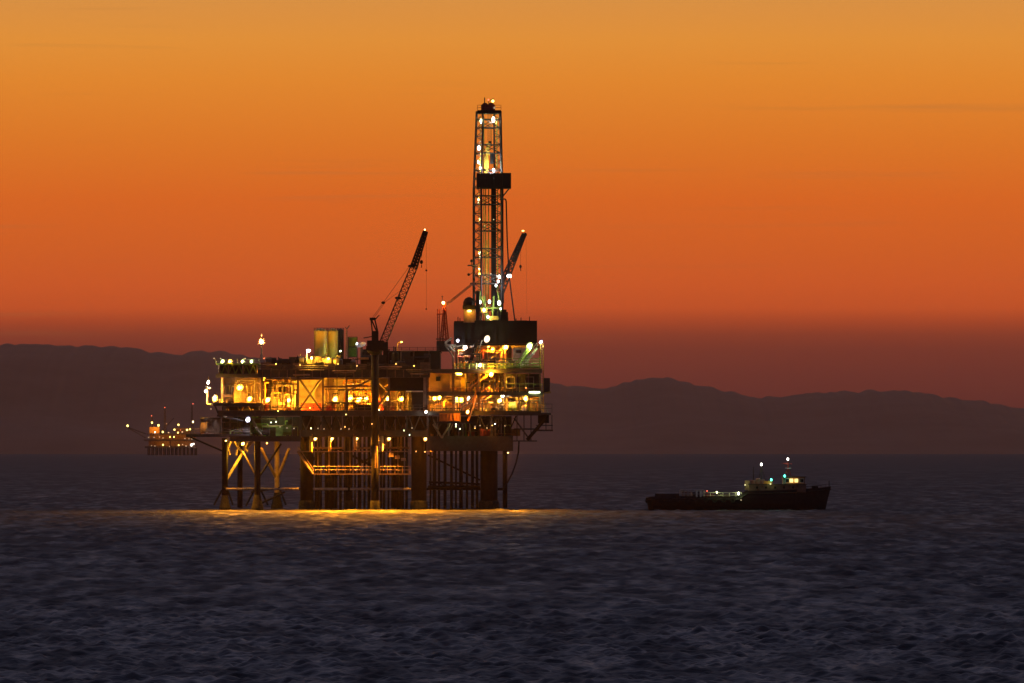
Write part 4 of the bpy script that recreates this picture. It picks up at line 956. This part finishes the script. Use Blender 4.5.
# cargo on deck
t = thing('cargo_container', 'long orange cargo container on the deck edge under the tower', 'container', at(449, 421.6, -21))
q = MB(); pbox(q, 439, 460, 413.4, 421.2, -22, -20.7); q.build('body', 'orange_paint', t)
for k in range(6): B('rib', 439.8+k*3.5, 441+k*3.5, 413.8, 420.8, -22.12, -22.0, 'orange_paint', t)
for x in (438.7, 459.8): B('corner_post', x, x+.8, 413, 421.6, -22.15, -20.6, 'brown_steel', t)
B('container_shade_shelf', 436, 475, 421.7, 423.4, -23.6, -18.6, 'dark_steel', P)  # extended forward to block lamp light from the fascia below

# ------------------------------------------------------------------ supply vessel
def vessel():
    Yv = -19.0; s = .2*(CAM_D+Yv)/CAM_D
    wl = at(738, 509, Yv); V = thing('supply_vessel', 'dark offshore supply vessel facing right with high bow and low stern', 'ship', (wl.x, Yv, 0))
    # hull: stations from stern to bow (px, half width, deck py, keel half width factor)
    st = [(645.5, 3.2, 498), (650, 4.0, 496.8), (662, 4.4, 496), (680, 4.6, 496), (700, 4.7, 496), (720, 4.7, 496.2), (738, 4.7, 496.2), (741, 4.7, 494), (747, 4.7, 490.6), (760, 4.6, 490.4), (778, 4.3, 490), (795, 3.7, 489.4), (808, 2.8, 488.6), (818, 1.8, 487.8), (826, .8, 487), (831, .06, 486.2)]
    rows = []
    for px, hw, dy in st:
        zt = at(0, dy, Yv).z; xt = at(px, 0, Yv).x
        f = max(0, (px-790)/41); rake = 5.6*s*5*f*.55*(1 if px > 790 else 0)
        r = []
        for k, (hf, zf) in enumerate(((1.0, 1.0), (.98, .62), (.93, .3), (.82, 0.02), (.5, -.45), (0.02, -.6))):
            z = zt*zf if zf > 0 else zf*3
            x = xt-(1-zf)*1.1*f if px > 790 else (xt+(1-max(zf, 0))*.9*max(0, (660-px)/15) if px < 660 else xt)
            hh = hw*(hf if px < 790 else hf*(1-.35*f*(1-zf)))
            r.append((x, hh, z))
        rows.append(r)
    q = MB(); nk = 6; vs = []; fs = []
    for r in rows:
        vs += [(x, Yv-h, z) for x, h, z in r]+[(x, Yv+h, z) for x, h, z in reversed(r)]
    n2 = 2*nk
    for i in range(len(rows)-1):
        for k in range(n2-1): fs.append((i*n2+k, i*n2+k+1, (i+1)*n2+k+1, (i+1)*n2+k))
    fs.append(tuple(range(n2-1, -1, -1))); q.add(vs, fs); q.build('hull', 'hull_black', V)
    dk = MB(); vs = []; fs = []
    for r in rows:
        x, h, z = r[0]; vs += [(x, Yv-h*.985, z-.5), (x, Yv+h*.985, z-.5)]
    for i in range(len(rows)-1): fs.append((2*i, 2*i+2, 2*i+3, 2*i+1))
    dk.add(vs, fs); dk.build('weather_deck', 'hull_deck', V)
    f = MB()
    for (px, hw, dy), (px2, hw2, dy2) in zip(st, st[1:]):
        for sg in (-1, 1):
            a = at(px, dy+3, Yv); b = at(px2, dy2+3, Yv); f.bar((a.x, Yv+sg*(hw+.03), a.z), (b.x, Yv+sg*(hw2+.03), b.z), .16)
    f.build('fender_strip', 'rubber', V)
    for k in range(9):
        c = at(660+k*9, 500, Yv); MB().lathe((c.x, Yv-4.75, c.z), [(.2, -.15), (.5, -.15), (.5, .15), (.2, .15)], 10, 'y').build('tyre_fender', 'rubber', V)
    def vb(nm, x0, x1, y0, y1, Ya, Yb, m): return B(nm, x0, x1, y0, y1, Yv+Ya, Yv+Yb, m, V)
    vb('stern_roller', 646, 652, 499, 503, -3, 3, 'black_steel')
    vb('bulwark', 655, 679, 493.6, 498.4, -4.5, -4.3, 'hull_black'); vb('bulwark', 655, 679, 493.6, 498.4, 4.3, 4.5, 'hull_black')
    for x0, x1, y in ((680, 703.8, 490), (704, 742, 492.6)):
        for Y in (-4.5, 4.5):
            q = MB()
            q.bar(at(x0, y, Yv+Y), at(x1, y, Yv+Y), .12); q.bar(at(x0, (y+498)/2, Yv+Y), at(x1, (y+498)/2, Yv+Y), .1)
            for k in range(7): q.bar(at(x0+(x1-x0)*k/6, y, Yv+Y), at(x0+(x1-x0)*k/6, 498.5, Yv+Y), .12)
            q.build('cargo_rail', 'pale_steel', V)
    for k, (x0, x1, y0) in enumerate(((682, 691, 491.4), (692, 701, 492), (706, 714, 493.6), (719, 729, 494))):
        vb('deck_cargo', x0, x1, y0, 498.6, -3, 2.6, ('tan_paint', 'dark_steel', 'red_paint', 'brown_steel')[k])
    vb('deck_locker', 696.2, 697.4, 490.5, 497, -4.9, -4.6, 'white_paint'); vb('deck_locker', 700, 701.4, 490.5, 497, -4.9, -4.6, 'white_paint')
    # superstructure
    vb('deck_house', 749, 806, 484.6, 492.4, -3.6, 3.6, 'brown_steel'); vb('deck_house_roof', 748, 807, 483.9, 484.6, -3.8, 3.8, 'dark_steel')
    q = MB(); pbox(q, 783, 805, 477.4, 484, Yv-3, Yv+3); WH = q.build('wheelhouse', 'tan_paint', V); vb('wheelhouse_roof', 782, 806.4, 476.3, 477.4, -3.3, 3.3, 'dark_steel')
    for k, (x0, m) in enumerate(((785.5, 'glass_dark'), (789.7, 'lit_window'), (794.6, 'lit_window'), (800, 'glass_dark'))):
        w = 3.4; fr = MB(); pbox(fr, x0-.4, x0+w+.4, 478.4, 482.8, Yv-3.06, Yv-3.0); fr = fr.build('window', 'white_paint', WH)
        B('pane', x0, x0+w, 478.8, 482.3, Yv-3.12, Yv-3.06, m, WH)
    for k in range(5): vb('porthole', 756+k*9, 758+k*9, 486.4, 488.6, -3.66, -3.6, 'glass_dark')
    for x0, hh in ((751, 3.5), (756, 5), (760.5, 4)):
        c = at(x0+2, 484, Yv); MB().lathe(c, [(.5, 0), (.5, hh*.2), (.42, hh*.2+.1), (.3, hh*.2)], 10).build('funnel', 'tan_paint', V)
    vb('winch', 745, 750, 480.5, 490, -1.5, 1.5, 'tan_paint'); vb('rescue_boat', 764, 772, 481, 484, -3.6, -2.2, 'orange_paint')
    # masts
    MB().tube(at(753.5, 484, Yv), at(753.5, 467, Yv), .12, .07, n=6).build('stern_mast', 'black_steel', V)
    q = MB(); q.tube(at(761.5, 484, Yv), at(761.5, 463, Yv), .13, .08, n=6)
    for a, b in (((757.5, 484), (761.5, 466)), ((766, 484), (761.5, 466))): q.bar(at(*a, Yv), at(*b, Yv), .1)
    q.build('aft_mast', 'dark_steel', V)
    q = MB(); q.tube(at(788, 476.5, Yv), at(788, 458.6, Yv), .13, .07, n=6); q.bar(at(784, 464, Yv), at(792, 464, Yv), .1); q.bar(at(781, 463.2, Yv), at(788, 463.2, Yv), .06); q.bar(at(785, 476, Yv), at(788, 466, Yv), .1); q.bar(at(791, 476, Yv), at(788, 466, Yv), .1); q.build('main_mast', 'red_paint', V)
    q = MB(); q.box(at(785, 0, Yv).x, at(791, 0, Yv).x, Yv-.1, Yv+.1, at(0, 468.6, Yv).z, at(0, 467.8, Yv).z); q.build('radar_scanner', 'white_paint', V)
    MB().tube(at(829, 487.4, Yv), at(829, 481, Yv), .08, n=5).build('bow_staff', 'black_steel', V)
    q = MB()
    for Y in (-3.4, 3.4):
        q.bar(at(806, 486.4, Yv+Y), at(826, 484.6, Yv+Y*.25), .07)
        for k in range(5): f_ = k/4; q.bar(at(806+20*f_, 486.4-1.8*f_, Yv+Y*(1-.75*f_)), at(806+20*f_, 489-1.6*f_, Yv+Y*(1-.75*f_)), .07)
    q.build('bow_rail', 'dark_steel', V)
    vb('anchor_windlass', 812, 818, 486, 489.4, -.9, .9, 'black_steel')
    for px, py, k, r, w, Y in ((787.8, 459.2, 'white', .25, 40, -.4), (761.3, 464.4, 'white', .26, 40, -.4), (771.3, 479.8, 'green', .26, 25, -3.2), (784.6, 476, 'green', .26, 25, -3.5), (716.8, 492.4, 'dim', .28, 60, -4.9), (738.5, 493.5, 'mercury', .3, 80, -4.9),
                            (770.5, 484, 'dim', .16, 15, -4), (745, 485, 'dim', .16, 15, -2), (741, 500, 'dim', .12, 0, -4.9), (707, 491, 'red', .12, 0, -4.8)):
        c = at(px, py, Yv+Y); o = MB().ball(c, r, 8, 5, (.8, .8, 1.15)); o = o.build('navigation_light', 'lens_'+k, V, True)
        MB().bar(c+Vector((0, .2, -.1)), c+Vector((0, .45, -r-.5)), .08).build('light_bracket', 'dark_steel', o)
        if w: bulb(V, c+Vector((0, -.5, .1)), 'mercury' if k == 'dim' else k, w, .1)
    bulb(V, at(793, 481.5, Yv-4), 'amber', 22, .15); bulb(V, at(756, 480, Yv-3), 'amber', 18, .15)
vessel()

# ------------------------------------------------------------------ the far platform, nine kilometres off
def far_platform():
    DY = 7500.0
    def fa(px, py, dy=0): return at(px, py, DY+dy)
    c = fa(175, 455); c.z = -(DY+CAM_D)**2/(2*R_EARTH); Fp = thing('distant_oil_platform', 'small distant oil platform with rows of lights on the horizon at left', 'oil platform', c)
    def fb(nm, x0, x1, y0, y1, d0, d1, m): a = fa(x0, y0); b = fa(x1, y1); return MB().box(a.x, b.x, DY+d0, DY+d1, a.z, b.z).build(nm, m, Fp)
    for k in range(13):
        for d in (-20, 20): p = fa(149+k*3.9, 446); MB().tube((p.x, DY+d, c.z-6), (p.x, DY+d, p.z), .8, n=6).build('leg', 'dark_steel', Fp)
    fb('cellar_deck', 146, 197, 446.2, 448, -28, 28, 'brown_steel'); fb('main_deck', 145, 198, 439.5, 441, -28, 28, 'brown_steel'); fb('upper_deck', 148, 197, 433.4, 434.6, -26, 26, 'brown_steel')
    fb('wall_panel', 149, 170, 441, 446.2, -8, 20, 'tan_paint'); fb('wall_panel', 171, 195, 441, 446.2, -6, 20, 'tan_paint'); fb('wall_panel', 150, 172, 434.6, 439.5, -6, 18, 'tan_paint'); fb('wall_panel', 174, 196, 434.6, 439.5, -6, 18, 'tan_paint')
    fb('deck_house', 150, 160, 427, 433.4, -12, 10, 'brown_steel'); fb('deck_house', 176, 190, 428, 433.4, -12, 10, 'brown_steel')
    for px, top in ((152, 416), (165, 405), (192, 404)):
        q = MB()
        for dx in (-1.2, 1.2): q.bar(fa(px+dx, 433.4), fa(px, top), .7)
        for k in range(6): y = 431-k*(431-top)/6; q.bar(fa(px-1, y), fa(px+1, y-2), .4)
        q.build('mast', 'dark_steel', Fp)
    q = MB(); q.bar(fa(146, 434), fa(128, 427.4), .9); q.bar(fa(146, 438), fa(128, 428), .7); q.build('flare_boom', 'dark_steel', Fp)
    MB().bar(fa(160, 433), fa(174, 418), .7).build('crane_boom', 'dark_steel', Fp)
    for px, py, k, r in ((127.6, 425.8, 'amber', 2.0), (152, 422.6, 'amber', 1.7), (158.5, 425.4, 'amber', 2.0), (178.5, 424.8, 'amber', 1.7), (193, 422.2, 'amber', 1.5), (174.5, 429.7, 'amber', 1.6), (178, 432.6, 'amber', 1.4), (182.3, 432, 'dim', 1.4), (187, 429.8, 'amber', 1.9), (190, 429.2, 'amber', 1.6),
                         (155, 432.2, 'white', 1.2), (162.8, 432, 'amber', 1.7), (168.7, 432.6, 'dim', 1.2), (148.5, 437.4, 'dim', 1.0), (154, 437.4, 'dim', 1.1), (159.5, 437, 'dim', 1.0), (163, 438, 'dim', 1.0), (170, 437, 'amber', 1.2), (174, 437, 'amber', 1.2), (185, 438.6, 'dim', 1.1), (189, 438.8, 'dim', 1.0), (192, 439, 'dim', 1.0),
                         (151.5, 445.7, 'dim', .9), (155, 446, 'dim', 1.0), (163, 444.8, 'amber', 1.6), (169.5, 446.5, 'dim', .9), (178.7, 445.2, 'amber', 1.3), (182.5, 444.6, 'dim', 1.2), (186, 446, 'dim', 1.2), (191.5, 445, 'white', 2.1), (193.5, 444, 'white', 1.4), (151.5, 415.7, 'red', .9), (193, 403.8, 'red', 1.0), (164.8, 407.5, 'red', .9), (166.7, 423.5, 'dim', .7), (180.5, 430, 'red', .7)):
        p = fa(px, py, -30); q = MB().ball(p, r*.62, 6, 4, (1, 1, 1.1)); o = q.build('lamp', 'lens_'+k, Fp)
        MB().bar(p, p+Vector((0, 20, -1)), .3).build('lamp_arm', 'dark_steel', o)
    for px, py, w in ((158, 437, 3500), (172, 437, 3500), (188, 437, 3500), (163, 444, 3500), (184, 444, 3500), (155, 428, 30000), (183, 428, 2000)):
        bulb(Fp, fa(px, py, -24), 'sodium', w, 1.0)
far_platform()
